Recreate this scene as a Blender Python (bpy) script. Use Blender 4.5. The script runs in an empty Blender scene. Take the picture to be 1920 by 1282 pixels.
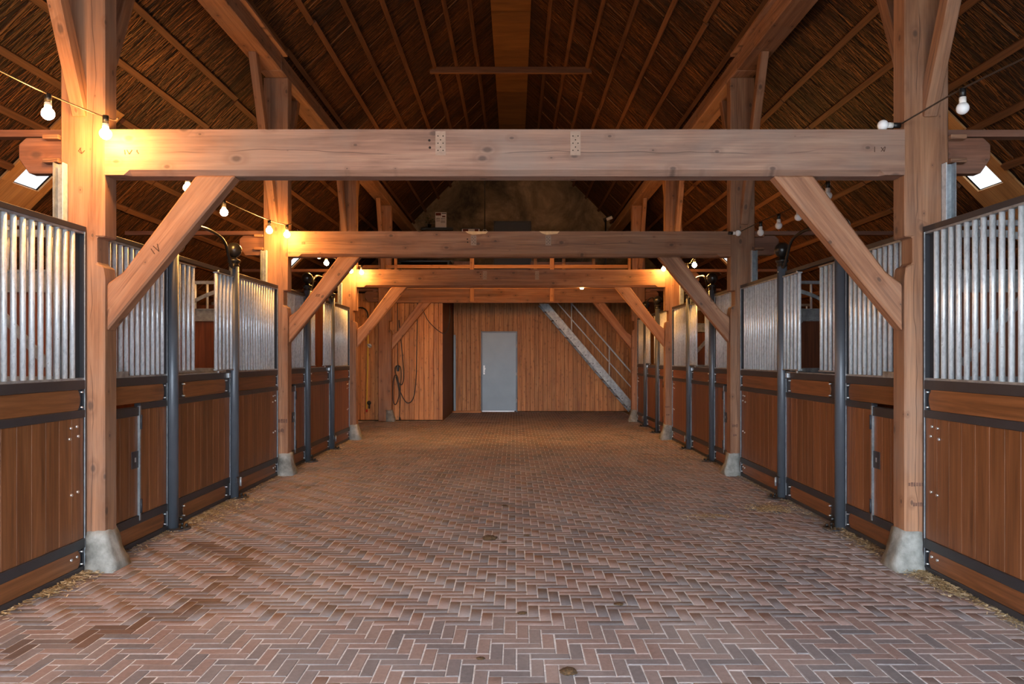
import bpy, bmesh, math, random
import numpy as np
from mathutils import Vector, Matrix, Euler
random.seed(7)
rng = np.random.default_rng(7)
scene = bpy.context.scene
C = scene.collection

# ------------------------------------------------------------------ camera, world, exposure
FPX = 1400.0
CAMX, CAMH = 0.068, 1.45
cam_d = bpy.data.cameras.new('camera'); cam = bpy.data.objects.new('camera', cam_d); C.objects.link(cam)
cam.location = (CAMX, 0, CAMH); cam.rotation_euler = (math.radians(90), 0, 0)
cam_d.sensor_fit = 'HORIZONTAL'; cam_d.sensor_width = 36.0; cam_d.lens = 36.0 * FPX / 1920
cam_d.shift_x = -5 / 1920; cam_d.shift_y = 29 / 1920; cam_d.clip_start = 0.05
scene.camera = cam
world = bpy.data.worlds.new('overcast_sky'); scene.world = world; world.use_nodes = True
bg = world.node_tree.nodes['Background']
bg.inputs[0].default_value = (0.80, 0.90, 1.0, 1); bg.inputs[1].default_value = 5.8
scene.view_settings.view_transform = 'Standard'; scene.view_settings.look = 'None'
scene.view_settings.gamma = 1.0; scene.view_settings.use_curve_mapping = False
scene.view_settings.exposure = 1.5
BULB_POWER = 245.0
try:
    scene.cycles.max_bounces = 7; scene.cycles.diffuse_bounces = 5; scene.cycles.adaptive_threshold = 0.02
    scene.cycles.transparent_max_bounces = 12; scene.cycles.use_denoising = True
    scene.cycles.sample_clamp_indirect = 6.0
except Exception: pass

# ------------------------------------------------------------------ measures (metres)
PY = [5.075, 9.176, 13.15, 16.89]      # front faces of the four timber frames
PX0, PX1, PD = 2.72, 3.02, 0.16        # inner / outer post faces, post depth
BZ0, BZ1 = 2.69, 3.00                  # tie beam
PURZ = 4.89                            # purlin underside
ROOF = 8.15                            # roof plane: z = ROOF - |x|
FX = 2.86                              # stall front plane
YB, YG = 19.9, 21.3                    # board wall at the back, gable wall
Y0 = -1.6                              # open front end
XW = 5.95

# ------------------------------------------------------------------ helpers
def lin(c):
    return tuple(((v/255)/12.92 if v/255 <= 0.04045 else ((v/255+0.055)/1.055)**2.4) for v in c)
def col4(c): return (*lin(c), 1)
def wl(o):
    v = Vector((0, 0, 0))
    while o is not None:
        v += o.location; o = o.parent
    return v
def put(name, me, mat, parent, c, rot=None):
    o = bpy.data.objects.new(name, me); C.objects.link(o)
    if mat is not None and not me.materials: me.materials.append(mat)
    o.location = Vector(c) - (wl(parent) if parent is not None else Vector((0, 0, 0)))
    if rot is not None: o.rotation_euler = rot
    if parent is not None: o.parent = parent
    return o
def thing(name, label, cat, loc, group=None):
    o = bpy.data.objects.new(name, None); C.objects.link(o); o.location = loc
    o['label'] = label; o['category'] = cat
    if group: o['group'] = group
    o.empty_display_size = 0.1
    return o
def tag(o, label, cat, group=None):
    o['label'] = label; o['category'] = cat
    if group: o['group'] = group
    return o
def struct(o, label=None, cat=None):
    o['kind'] = 'structure'
    if label: o['label'] = label
    if cat: o['category'] = cat
    return o
CACHE = {}
def bm_mesh(bm, name, smooth=False):
    me = bpy.data.meshes.new(name); bm.to_mesh(me); bm.free()
    if smooth:
        for p in me.polygons: p.use_smooth = True
    return me
def box(name, parent, c, d, mat, rot=None, bev=0.0):
    key = ('b', tuple(round(v, 4) for v in d), round(bev, 4), mat.name)
    me = CACHE.get(key)
    if me is None:
        bm = bmesh.new(); bmesh.ops.create_cube(bm, size=1.0)
        for v in bm.verts: v.co = Vector((v.co.x*d[0], v.co.y*d[1], v.co.z*d[2]))
        if bev: bmesh.ops.bevel(bm, geom=bm.edges[:], offset=bev, segments=1, affect='EDGES')
        me = bm_mesh(bm, name); me.materials.append(mat); CACHE[key] = me
    return put(name, me, mat, parent, c, rot)
def span(name, parent, a, b, mat, bev=0.0):
    c = [(a[i]+b[i])/2 for i in range(3)]; d = [abs(a[i]-b[i]) for i in range(3)]
    return box(name, parent, c, d, mat, None, bev)
def cyl(name, parent, c, r, L, mat, axis='Z', seg=12, smooth=True):
    key = ('c', round(r, 4), round(L, 4), axis, seg, mat.name)
    me = CACHE.get(key)
    if me is None:
        bm = bmesh.new(); bmesh.ops.create_cone(bm, cap_ends=True, segments=seg, radius1=r, radius2=r, depth=L)
        if axis == 'X': bmesh.ops.rotate(bm, matrix=Matrix.Rotation(math.pi/2, 3, 'Y'), verts=bm.verts)
        if axis == 'Y': bmesh.ops.rotate(bm, matrix=Matrix.Rotation(math.pi/2, 3, 'X'), verts=bm.verts)
        if smooth:
            for f in bm.faces: f.smooth = len(f.verts) == 4
        me = bm_mesh(bm, name); me.materials.append(mat); CACHE[key] = me
    return put(name, me, mat, parent, c)
def lathe(name, parent, c, prof, mat, seg=20, key=None, axis=None):
    k = ('l', key or name, mat.name); me = CACHE.get(k) if key else None
    if me is None:
        vs, fs = [], []
        n = len(prof)
        for r, z in prof:
            for s in range(seg):
                a = 2*math.pi*s/seg; vs.append((r*math.cos(a), r*math.sin(a), z))
        for i in range(n-1):
            for s in range(seg):
                t = (s+1) % seg
                fs.append((i*seg+s, i*seg+t, (i+1)*seg+t, (i+1)*seg+s))
        fs.append(tuple(range(seg-1, -1, -1))); fs.append(tuple((n-1)*seg+s for s in range(seg)))
        me = bpy.data.meshes.new(name); me.from_pydata(vs, [], fs); me.update()
        for p in me.polygons: p.use_smooth = len(p.vertices) == 4
        me.materials.append(mat)
        if key: CACHE[k] = me
    return put(name, me, mat, parent, c)
def tube(name, parent, pts, r, mat, seg=8, closed=False):
    pts = [Vector(p) for p in pts]; base = pts[0].copy()
    vs, fs = [], []
    n = len(pts); up = None
    for i, p in enumerate(pts):
        t = (pts[min(i+1, n-1)] - pts[max(i-1, 0)]).normalized()
        if up is None:
            up = Vector((0, 0, 1)) if abs(t.z) < .9 else Vector((1, 0, 0))
        u = (up - t*up.dot(t)).normalized(); up = u; w = t.cross(u)
        for s in range(seg):
            a = 2*math.pi*s/seg; vs.append(p - base + (u*math.cos(a) + w*math.sin(a))*r)
    for i in range(n-1):
        for s in range(seg):
            q = (s+1) % seg; fs.append((i*seg+s, i*seg+q, (i+1)*seg+q, (i+1)*seg+s))
    fs.append(tuple(range(seg-1, -1, -1))); fs.append(tuple((n-1)*seg+s for s in range(seg)))
    me = bpy.data.meshes.new(name); me.from_pydata([tuple(v) for v in vs], [], fs); me.update()
    for p in me.polygons: p.use_smooth = len(p.vertices) == 4
    me.materials.append(mat)
    return put(name, me, mat, parent, base)
def smooth_pts(pts, n=8):
    P = [Vector(p) for p in pts]; P = [2*P[0]-P[1]] + P + [2*P[-1]-P[-2]]; out = []
    for i in range(1, len(P)-2):
        for k in range(n):
            t = k/n; a, b, c, d = P[i-1], P[i], P[i+1], P[i+2]
            out.append(.5*((2*b)+(c-a)*t+(2*a-5*b+4*c-d)*t*t+(3*b-a-3*c+d)*t**3))
    out.append(P[-2]); return out
def prism(name, parent, pts, plane, a, b, mat, bev=0.0):
    """polygon pts in a plane ('YZ','XZ','XY'), extruded a..b along the third axis"""
    cu = sum(p[0] for p in pts)/len(pts); cv = sum(p[1] for p in pts)/len(pts); cw = (a+b)/2
    def P(u, v, w):
        return {'YZ': (w, u, v), 'XZ': (u, w, v), 'XY': (u, v, w)}[plane]
    n = len(pts); vs = [P(u-cu, v-cv, a-cw) for u, v in pts] + [P(u-cu, v-cv, b-cw) for u, v in pts]
    fs = [tuple(range(n-1, -1, -1)), tuple(range(n, 2*n))] + [(i, (i+1) % n, n+(i+1) % n, n+i) for i in range(n)]
    bm = bmesh.new(); bv = [bm.verts.new(v) for v in vs]
    for f in fs: bm.faces.new([bv[i] for i in f])
    bmesh.ops.recalc_face_normals(bm, faces=bm.faces)
    if bev: bmesh.ops.bevel(bm, geom=bm.edges[:], offset=bev, segments=1, affect='EDGES')
    me = bm_mesh(bm, name); me.materials.append(mat)
    return put(name, me, mat, parent, P(cu, cv, cw))
def beam2(name, parent, p, q, w, h, mat, bev=0.006):
    """a timber from p to q; local X along it, w across (local Y), h (local Z)"""
    p, q = Vector(p), Vector(q); d = q-p; L = d.length
    x = d.normalized(); up = Vector((0, 0, 1)) if abs(x.z) < .98 else Vector((0, 1, 0))
    y = up.cross(x).normalized(); z = x.cross(y)
    rot = Matrix((x, y, z)).transposed().to_euler()
    return box(name, parent, (p+q)/2, (L, w, h), mat, rot, bev)
def mesh_np(name, V, F, mat, parent=None, attrs=None):
    me = bpy.data.meshes.new(name); nV, nF, k = len(V), len(F), F.shape[1]
    me.vertices.add(nV); me.vertices.foreach_set('co', np.ascontiguousarray(V, dtype=np.float32).ravel())
    me.loops.add(nF*k); me.loops.foreach_set('vertex_index', np.ascontiguousarray(F, dtype=np.int32).ravel())
    me.polygons.add(nF); me.polygons.foreach_set('loop_start', np.arange(0, nF*k, k, dtype=np.int32))
    me.update(calc_edges=True)
    for an, arr in (attrs or {}).items():
        at = me.attributes.new(an, 'FLOAT', 'FACE'); at.data.foreach_set('value', np.asarray(arr, dtype=np.float32))
    me.materials.append(mat)
    return put(name, me, mat, parent, (0, 0, 0))

# ------------------------------------------------------------------ materials
class NT:
    def __init__(s, name, rough=0.6, metal=0.0):
        s.m = bpy.data.materials.new(name); s.m.use_nodes = True; s.t = s.m.node_tree
        s.b = s.t.nodes['Principled BSDF']; s.b.inputs['Roughness'].default_value = rough; s.b.inputs['Metallic'].default_value = metal
    def n(s, kind, **kw):
        o = s.t.nodes.new(kind)
        for k, v in kw.items(): setattr(o, k, v)
        return o
    def l(s, a, b): s.t.links.new(a, b)
    def math(s, op, a, b=None, clamp=False):
        o = s.n('ShaderNodeMath', operation=op); o.use_clamp = clamp
        for i, v in enumerate((a, b)):
            if v is None: continue
            if hasattr(v, 'links'): s.l(v, o.inputs[i])
            else: o.inputs[i].default_value = v
        return o.outputs[0]
    def coords(s, scale=(1, 1, 1), rnd=0.0, kind='Object'):
        tc = s.n('ShaderNodeTexCoord'); out = tc.outputs[kind]
        if getattr(s, 'yrot', 0):
            vr = s.n('ShaderNodeVectorRotate', rotation_type='Y_AXIS'); vr.inputs['Angle'].default_value = s.yrot; s.l(out, vr.inputs['Vector']); out = vr.outputs[0]
        if rnd:
            oi = s.n('ShaderNodeObjectInfo'); k = s.math('MULTIPLY', oi.outputs['Random'], rnd)
            va = s.n('ShaderNodeVectorMath', operation='ADD'); s.l(out, va.inputs[0]); s.l(k, va.inputs[1]); out = va.outputs[0]
        mp = s.n('ShaderNodeMapping'); mp.inputs['Scale'].default_value = scale; s.l(out, mp.inputs[0]); return mp.outputs[0]
    def noise(s, vec, scale=1, detail=4, rough=.55, dist=0.0):
        o = s.n('ShaderNodeTexNoise'); o.inputs['Scale'].default_value = scale; o.inputs['Detail'].default_value = detail
        o.inputs['Roughness'].default_value = rough; o.inputs['Distortion'].default_value = dist
        if vec is not None: s.l(vec, o.inputs['Vector'])
        return o.outputs['Fac']
    def ramp(s, fac, stops):
        o = s.n('ShaderNodeValToRGB'); e = o.color_ramp.elements
        while len(e) > len(stops): e.remove(e[-1])
        while len(e) < len(stops): e.new(0.5)
        for i, (p, c) in enumerate(stops): e[i].position = p; e[i].color = (*c[:3], 1) if len(c) < 4 else c
        s.l(fac, o.inputs[0]); return o.outputs[0]
    def mix(s, fac, a, b, mode='MIX'):
        o = s.n('ShaderNodeMix', data_type='RGBA', blend_type=mode)
        for sock, v in ((o.inputs[0], fac), (o.inputs[6], a), (o.inputs[7], b)):
            if hasattr(v, 'links'): s.l(v, sock)
            else: sock.default_value = v if not isinstance(v, tuple) or len(v) == 4 else (*v, 1)
        return o.outputs[2]
    def bump(s, h, strength=.3, dist=.01):
        o = s.n('ShaderNodeBump'); o.inputs['Strength'].default_value = strength; o.inputs['Distance'].default_value = dist
        s.l(h, o.inputs['Height']); s.l(o.outputs[0], s.b.inputs['Normal'])
    def color(s, c): s.l(c, s.b.inputs['Base Color']); return s
def plain(name, c, rough=.6, metal=0.0, var=0.08, scale=8):
    t = NT(name, rough, metal); v = t.noise(t.coords(rnd=9), scale, 4)
    a = tuple(x*(1-var) for x in lin(c)); b = tuple(min(1, x*(1+var)) for x in lin(c))
    t.color(t.ramp(v, [(.3, a), (.7, b)])); return t.m
def wood(name, dark, mid, light, axis='X', rough=.65, cross=9, long=.7, knots=0.0, crack=False, rvar=.18, bump=.25, grime=0.0, yrot=0.0):
    t = NT(name, rough); t.yrot = yrot; ai = 'XYZ'.index(axis)
    sc = [cross]*3; sc[ai] = long
    v = t.noise(t.coords(tuple(sc), 37), 1, 5, .6, 1.1)
    c = t.ramp(v, [(.28, lin(dark)), (.5, lin(mid)), (.72, lin(light))])
    sf = [70]*3; sf[ai] = 2.0
    f = t.noise(t.coords(tuple(sf), 11), 1, 5, .65, .4)
    c = t.mix(.6, c, t.ramp(f, [(.3, (.45, .43, .42)), (.65, (1.15, 1.12, 1.1))]), 'MULTIPLY')
    if grime:
        g = t.noise(t.coords((1.6, 1.6, 1.6), 5), 1, 4, .6)
        c = t.mix(t.math('MULTIPLY', t.ramp(g, [(.42, (0, 0, 0)), (.68, (1, 1, 1))]), grime), c, (*lin((128, 112, 102)), 1))
    if knots:
        sx = t.n('ShaderNodeSeparateXYZ'); t.l(t.coords((1, 1, 1), 19), sx.inputs[0])
        oth = [o_ for o_ in 'XYZ' if o_ != axis]
        cb_ = t.n('ShaderNodeCombineXYZ'); t.l(t.math('MULTIPLY', sx.outputs[axis], 2.9*knots), cb_.inputs[0])
        t.l(t.math('MULTIPLY', t.math('ADD', sx.outputs[oth[0]], sx.outputs[oth[1]]), 4.6*knots), cb_.inputs[1])
        vo = t.n('ShaderNodeTexVoronoi', voronoi_dimensions='2D'); t.l(cb_.outputs[0], vo.inputs['Vector']); vo.inputs['Scale'].default_value = 1
        vo.inputs['Randomness'].default_value = 1
        cs_ = t.n('ShaderNodeSeparateColor'); t.l(vo.outputs['Color'], cs_.inputs[0])
        d = t.math('ADD', t.math('DIVIDE', vo.outputs['Distance'], t.math('ADD', t.math('MULTIPLY', cs_.outputs[0], 1.3), .12)), t.math('MULTIPLY', f, .05))
        k = t.ramp(d, [(.065, (1, 1, 1)), (.115, (0, 0, 0))])
        c = t.mix(t.math('MULTIPLY', k, .72), c, (*lin((62, 44, 36)), 1))
        ring = t.ramp(d, [(.09, (0, 0, 0)), (.15, (1, 1, 1)), (.26, (0, 0, 0))])
        c = t.mix(t.math('MULTIPLY', ring, .45), c, (*lin(dark), 1))
    h = f
    if crack:
        tc = t.n('ShaderNodeTexCoord'); sp = t.n('ShaderNodeSeparateXYZ'); t.l(tc.outputs['Object'], sp.inputs[0])
        s2 = [.02]*3; s2[ai] = 1.1
        wv = t.noise(t.coords(tuple(s2), 3.7), 1, 3, .5)
        other = sp.outputs['Z' if axis != 'Z' else 'X']
        dd = t.math('ABSOLUTE', t.math('SUBTRACT', other, t.math('MULTIPLY', t.math('SUBTRACT', wv, .5), .16)))
        s3 = [.02]*3; s3[ai] = 1.7
        gate = t.ramp(t.noise(t.coords(tuple(s3), 8.1), 1, 1), [(.40, (0, 0, 0)), (.5, (1, 1, 1))])
        cr = t.math('MULTIPLY', t.ramp(dd, [(.0008, (1, 1, 1)), (.0028, (0, 0, 0))]), gate)
        c = t.mix(t.math('MULTIPLY', cr, .8), c, (*lin((45, 28, 20)), 1))
    oi = t.n('ShaderNodeObjectInfo'); hs = t.n('ShaderNodeHueSaturation')
    val = t.math('ADD', t.math('MULTIPLY', oi.outputs['Random'], 2*rvar), 1-rvar); t.l(val, hs.inputs['Value']); t.l(c, hs.inputs['Color'])
    t.color(hs.outputs[0]); t.bump(h, bump, .004); return t.m

TD, TM, TL = (110, 73, 50), (148, 103, 73), (172, 127, 95)
M = {}
for ax in 'XYZ':
    M['timber'+ax] = wood('old_timber_'+ax.lower(), TD, TM, TL, ax, .7, 7, .5, 1.0, True, .08, .35, .35)
    M['batten'+ax] = wood('batten_wood_'+ax.lower(), (74, 43, 23), (98, 60, 33), (118, 76, 45), ax, .7, 14, .8, 0, False, .14)
M['tenon'] = wood('tenon_wood', (94, 58, 42), (122, 80, 60), (144, 100, 78), 'X', .6, 7, .6, .8, False, .05, .3, .2)
M['lath'] = wood('lath_wood', (88, 54, 28), (114, 74, 40), (134, 92, 54), 'X', .7, 10, 1)
for ax in 'XYZ':
    M['stall'+ax] = wood('stall_hardwood_'+ax.lower(), (90, 53, 28), (120, 73, 41), (138, 89, 56), ax, .42, 16, .9, 0, False, .17, .15)
M['dstall'] = wood('stall_inner_boards', (84, 42, 22), (110, 58, 32), (128, 72, 42), 'Z', .55, 12, .8, 0, False, .2, .15)
M['pineZ'] = wood('pine_cladding', (150, 92, 44), (186, 124, 66), (206, 148, 88), 'Z', .55, 14, .8, 1.9, False, .16, .2)
M['pineX'] = wood('pine_rail', (160, 100, 48), (192, 130, 70), (208, 150, 90), 'X', .55, 14, .8, 1.2, False, .1, .2)
M['ply'] = wood('plywood', (158, 112, 66), (186, 138, 86), (200, 154, 102), 'X', .6, 3.2, .8, 0, False, .08, .05)
M['rply'] = wood('ridge_plywood', (100, 62, 28), (122, 80, 40), (136, 92, 48), 'X', .6, 3.2, .8, 0, False, .14, .05)
M['black'] = plain('black_painted_steel', (44, 44, 48), .42, .0, .1)
M['column'] = plain('dark_grey_painted_steel', (80, 85, 93), .4, .2, .06)
M['blackball'] = plain('gloss_black_paint', (34, 33, 33), .3, .1, .05)
M['plate'] = plain('charcoal_steel_plate', (56, 58, 64), .45, .3, .1)
t = NT('galvanised_steel', .34, .35)
v = t.noise(t.coords((60, 60, 25), 13), 1, 4, .65); v2 = t.noise(t.coords((9, 9, 2), 5), 1, 3)
t.color(t.ramp(t.math('ADD', t.math('MULTIPLY', v, .6), t.math('MULTIPLY', v2, .4)), [(.34, lin((176, 182, 188))), (.5, lin((212, 217, 221))), (.68, lin((234, 238, 241)))]))
t.l(t.ramp(v, [(.3, (.55,)*3), (.7, (.25,)*3)]), t.b.inputs['Roughness']); M['galv'] = t.m
t = NT('dull_galvanised_steel', .5, .6); v = t.noise(t.coords((14, 14, 14), 13), 1, 5, .65)
t.color(t.ramp(v, [(.3, lin((120, 126, 130))), (.7, lin((172, 178, 182)))])); M['galvd'] = t.m
M['bolt'] = plain('zinc_bolt', (205, 208, 212), .28, .9, .05)
M['rubber'] = plain('black_plastic', (24, 24, 25), .4, 0, .1)
M['hosey'] = plain('yellow_hose', (214, 178, 52), .4, 0, .05)
M['red'] = plain('red_plastic', (176, 38, 30), .45)
M['cable'] = plain('black_cable', (30, 27, 25), .5)
M['wire'] = plain('string_light_cable', (58, 46, 38), .5)
M['mark'] = plain('carved_shadow_wood', (70, 42, 24), .8)
M['stain'] = plain('dark_stamp_ink', (104, 72, 58), .8, 0, .3, 40)
M['pale'] = plain('pale_bracket_imprint', (150, 124, 106), .7, 0, .12, 30)
M['hole'] = plain('dark_hole', (36, 24, 16), .9)
M['fresh'] = plain('fresh_cut_wood', (222, 178, 128), .7, 0, .12, 30)
M['paper'] = plain('white_paper', (208, 200, 198), .8)
M['print'] = plain('dark_red_print', (92, 34, 28), .8)
M['grey'] = plain('grey_print', (160, 152, 150), .8)
M['frame'] = plain('black_frame', (22, 20, 20), .4)
M['leaf'] = plain('dark_green_leaf', (44, 52, 28), .6, 0, .3, 20)
M['doorp'] = plain('blue_grey_steel_door', (128, 146, 160), .4, .1, .05, 3)
M['ddoor'] = plain('dark_painted_door', (40, 40, 46), .5)
M['alu'] = plain('bright_aluminium_strip', (205, 210, 214), .4, .5)  # pale tone painting the light gap at the foot of the back door
t = NT('rough_concrete', .85); v = t.noise(t.coords((6, 6, 6), 13), 1, 6, .65); v2 = t.noise(t.coords((30, 30, 30), 3), 1, 4)
t.color(t.ramp(v, [(.3, lin((84, 84, 80))), (.5, lin((128, 128, 123))), (.7, lin((162, 161, 156)))])); t.bump(v2, .5, .01); M['conc'] = t.m
# brick: per-brick random from a face attribute (joined) or an object property (single bricks)
def brick_mat(name, at):
    t = NT(name, .8)
    a = t.n('ShaderNodeAttribute', attribute_type=at, attribute_name='rnd'); w = t.n('ShaderNodeAttribute', attribute_type=at, attribute_name='wet')
    g = t.n('ShaderNodeNewGeometry')
    c = t.ramp(a.outputs['Fac'], [(0, lin((104, 99, 101))), (.25, lin((116, 108, 109))), (.45, lin((127, 114, 112))), (.65, lin((136, 117, 112))), (.85, lin((131, 109, 103))), (1, lin((143, 121, 115)))])
    mp = t.n('ShaderNodeMapping'); mp.inputs['Scale'].default_value = (38, 38, 38); t.l(g.outputs['Position'], mp.inputs[0])
    f = t.noise(mp.outputs[0], 1, 5, .7)
    c = t.mix(.55, c, t.ramp(f, [(.3, (.62, .6, .6)), (.7, (1.25, 1.24, 1.24))]), 'MULTIPLY')
    m2 = t.n('ShaderNodeMapping'); m2.inputs['Scale'].default_value = (1.3, .8, 1); t.l(g.outputs['Position'], m2.inputs[0])
    d = t.noise(m2.outputs[0], 1, 5, .6)
    c = t.mix(t.math('MULTIPLY', t.ramp(d, [(.45, (0, 0, 0)), (.72, (1, 1, 1))]), .4), c, (*lin((168, 156, 152)), 1))
    wf = t.math('MULTIPLY', w.outputs['Fac'], .9)
    c = t.mix(wf, c, (*lin((74, 46, 34)), 1))
    t.color(c); t.bump(f, .35, .004)
    t.l(t.math('SUBTRACT', .82, t.math('MULTIPLY', w.outputs['Fac'], .3)), t.b.inputs['Roughness'])
    return t.m
M['brick_s'] = brick_mat('paving_brick', 'OBJECT'); M['brick_j'] = brick_mat('paving_brick_far', 'GEOMETRY')
t = NT('sand_joint', .95)
v = t.noise(t.coords((40, 40, 40), 0), 1, 4)
t.color(t.ramp(v, [(.3, lin((172, 168, 168))), (.7, lin((214, 211, 212)))])); M['joint'] = t.m
def straw_mat(name, cs, at='rnd'):
    t = NT(name, .6); a = t.n('ShaderNodeAttribute', attribute_type='GEOMETRY', attribute_name=at)
    n = len(cs); t.color(t.ramp(a.outputs['Fac'], [(i/(n-1), lin(c)) for i, c in enumerate(cs)])); return t.m
M['reed'] = straw_mat('thatch_reed', [(28, 14, 5), (66, 35, 13), (100, 55, 21), (132, 76, 32), (184, 122, 60)])
M['straw'] = straw_mat('loose_straw', [(104, 84, 54), (148, 124, 84), (184, 160, 118), (226, 210, 178)])
M['dung'] = plain('brown_manure', (74, 52, 28), .95, 0, .6, 90)
t = NT('thatch_backing', .9); v = t.noise(t.coords((2.5, 70, 2.5), 0), 1, 4, .7)
t.color(t.ramp(v, [(.3, lin((22, 12, 5))), (.55, lin((50, 28, 12))), (.75, lin((78, 47, 21)))])); t.bump(v, .8, .03); M['thatch'] = t.m
t = NT('sooty_plaster', .9); v = t.noise(t.coords((.9, .9, .9), 0), 1, 7, .68, .4); v2 = t.noise(t.coords((22, 22, 22), 0), 1, 4)
t.color(t.ramp(v, [(.36, lin((48, 40, 32))), (.5, lin((98, 82, 64))), (.64, lin((140, 118, 92)))])); t.bump(v2, .4, .02); M['plaster'] = t.m
M['yard'] = plain('yard_concrete', (150, 148, 144), .9)
M['dirt'] = plain('stall_bedding', (120, 96, 64), .95, 0, .2, 5)
# frosted, dirty skylight pane
m = bpy.data.materials.new('weathered_skylight_pane'); m.use_nodes = True; nt = m.node_tree; nt.nodes.clear()
o = nt.nodes.new('ShaderNodeOutputMaterial'); tr = nt.nodes.new('ShaderNodeBsdfTransparent'); tl = nt.nodes.new('ShaderNodeBsdfTranslucent'); mx = nt.nodes.new('ShaderNodeMixShader')
tr.inputs[0].default_value = (.33, .33, .33, 1); tl.inputs[0].default_value = (.3, .28, .25, 1); mx.inputs[0].default_value = .25
nt.links.new(tr.outputs[0], mx.inputs[1]); nt.links.new(tl.outputs[0], mx.inputs[2]); nt.links.new(mx.outputs[0], o.inputs[0]); M['pane'] = m
# bulbs
def emis(name, c, s):
    m = bpy.data.materials.new(name); m.use_nodes = True; b = m.node_tree.nodes['Principled BSDF']
    b.inputs['Base Color'].default_value = (.9, .88, .84, 1); b.inputs['Emission Color'].default_value = (*c, 1); b.inputs['Emission Strength'].default_value = s
    return m
M['lit'] = emis('lit_warm_bulb', (1.0, .46, .115), BULB_POWER)
t = NT('frosted_bulb_off', .25); t.b.inputs['Base Color'].default_value = (.80, .80, .80, 1); M['off'] = t.m
M['neck'] = plain('bulb_neck_white', (216, 210, 204), .4)

# ------------------------------------------------------------------ setting
# floor: sand bed with bricks on it
def quad(name, pts, mat, parent=None):
    me = bpy.data.meshes.new(name); me.from_pydata(pts, [], [tuple(range(len(pts)))]); me.update(); me.materials.append(mat)
    return put(name, me, mat, parent, (0, 0, 0))
floor = struct(quad('floor', [(-XW, Y0, -.0035), (XW, Y0, -.0035), (XW, YG, -.0035), (-XW, YG, -.0035)], M['joint']), 'red and grey brick herringbone floor of the stable aisle', 'floor')
struct(quad('ground', [(-40, -60, -.03), (40, -60, -.03), (40, Y0+.1, -.03), (-40, Y0+.1, -.03)], M['yard']), 'concrete yard in front of the barn', 'ground')
BW = .0653; GAP = .0068
STAIN = [(-2.40, 5.78), (-2.05, 5.62), (-1.78, 5.30), (-1.80, 5.0), (-1.84, 4.67), (-1.80, 4.42), (-1.98, 4.05), (-2.15, 3.88), (-2.45, 3.70)]
def wetness(x, y):
    best = 9
    for (ax, ay), (bx, by) in zip(STAIN, STAIN[1:]):
        dx, dy = bx-ax, by-ay; u = max(0, min(1, ((x-ax)*dx+(y-ay)*dy)/(dx*dx+dy*dy))); best = min(best, math.hypot(x-ax-u*dx, y-ay-u*dy))
    d2 = math.hypot((x+.72)/.55, (y-16.6)/.16)
    s = max(0, 1-best/.11) if best < .11 else 0
    s = random.uniform(.55, 1) if s > .25 and random.random() < .72 else s*.5
    return min(1, max(s, .9 if d2 < 1 else 0))
bricks = []
kmin, kmax = int(1.6/BW)-4, int(YB/BW)+1
for k in range(kmin, kmax):
    if True:
        pass
    lo_m = math.floor((-3.4/BW + 0)/-6 - k/6) ; hi_m = math.floor((3.4/BW)/-6 - k/6)
    for mm in range(min(lo_m, hi_m)-2, max(lo_m, hi_m)+3):
        for typ in (0, 1):
            if typ == 0: x0, x1, y0, y1 = -(k+3)-6*mm, -k-6*mm, k, k+1
            else: x0, x1, y0, y1 = -(k+1)-6*mm, -k-6*mm, k+1, k+4
            cx, cy = (x0+x1)/2*BW + .012, (y0+y1)/2*BW
            xm = -2.93 if cy < 13.3 else -3.4
            if cx < xm or cx > 2.93 or cy < 1.7 or cy > YB-.1: continue
            if cx < -1.62 and cy > 16.98: continue
            bricks.append((cx, cy, typ))
def apparent(b):
    x, y, _ = b
    px = 965+(x-CAMX)*FPX/y; py = 670+CAMH*FPX/y
    return (1/y) if (0 <= px <= 1920 and py <= 1275) else 0
bricks.sort(key=apparent, reverse=True)
TH = .05
def brick_shape(L, Wd, seed):
    r = random.Random(seed); hx, hy = L/2, Wd/2; c = .0022
    def j(a): return a*(1+r.uniform(-.012, .012))
    top = [(-j(hx)+c+r.uniform(0, .004), -j(hy)+c, 0), (j(hx)-c-r.uniform(0, .004), -j(hy)+c, 0), (j(hx)-c, j(hy)-c, 0), (-j(hx)+c, j(hy)-c, 0)]
    mid = [(-hx, -hy, -c), (hx, -hy, -c), (hx, hy, -c), (-hx, hy, -c)]
    bot = [(x, y, -TH) for x, y, _ in mid]
    vs = top+mid+bot
    fs = [(0, 1, 2, 3)] + [(4+i, 4+(i+1) % 4, (i+1) % 4, i) for i in range(4)] + [(8+i, 8+(i+1) % 4, 4+(i+1) % 4, 4+i) for i in range(4)]
    return vs, fs
shapes = {0: [brick_shape(3*BW-GAP, BW-GAP, s) for s in range(6)], 1: [brick_shape(BW-GAP, 3*BW-GAP, s+50) for s in range(6)]}
bmesh_data = {}
for typ in (0, 1):
    for i, (vs, fs) in enumerate(shapes[typ]):
        me = bpy.data.meshes.new('brick'); me.from_pydata(vs, [], fs); me.update(); me.materials.append(M['brick_s']); bmesh_data[typ, i] = me
for (x, y, typ) in bricks[:300]:
    o = bpy.data.objects.new('brick', bmesh_data[typ, random.randrange(6)]); C.objects.link(o); o.parent = floor
    o.location = (x+random.uniform(-.0012, .0012), y+random.uniform(-.0012, .0012), random.uniform(-.0018, .0012)); o.rotation_euler = (random.uniform(-.008, .008), random.uniform(-.006, .006), random.uniform(-.012, .012))
    o['rnd'] = random.random(); o['wet'] = wetness(x, y)
Vs, Fs, R_, W_ = [], [], [], []
off = 0
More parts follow.
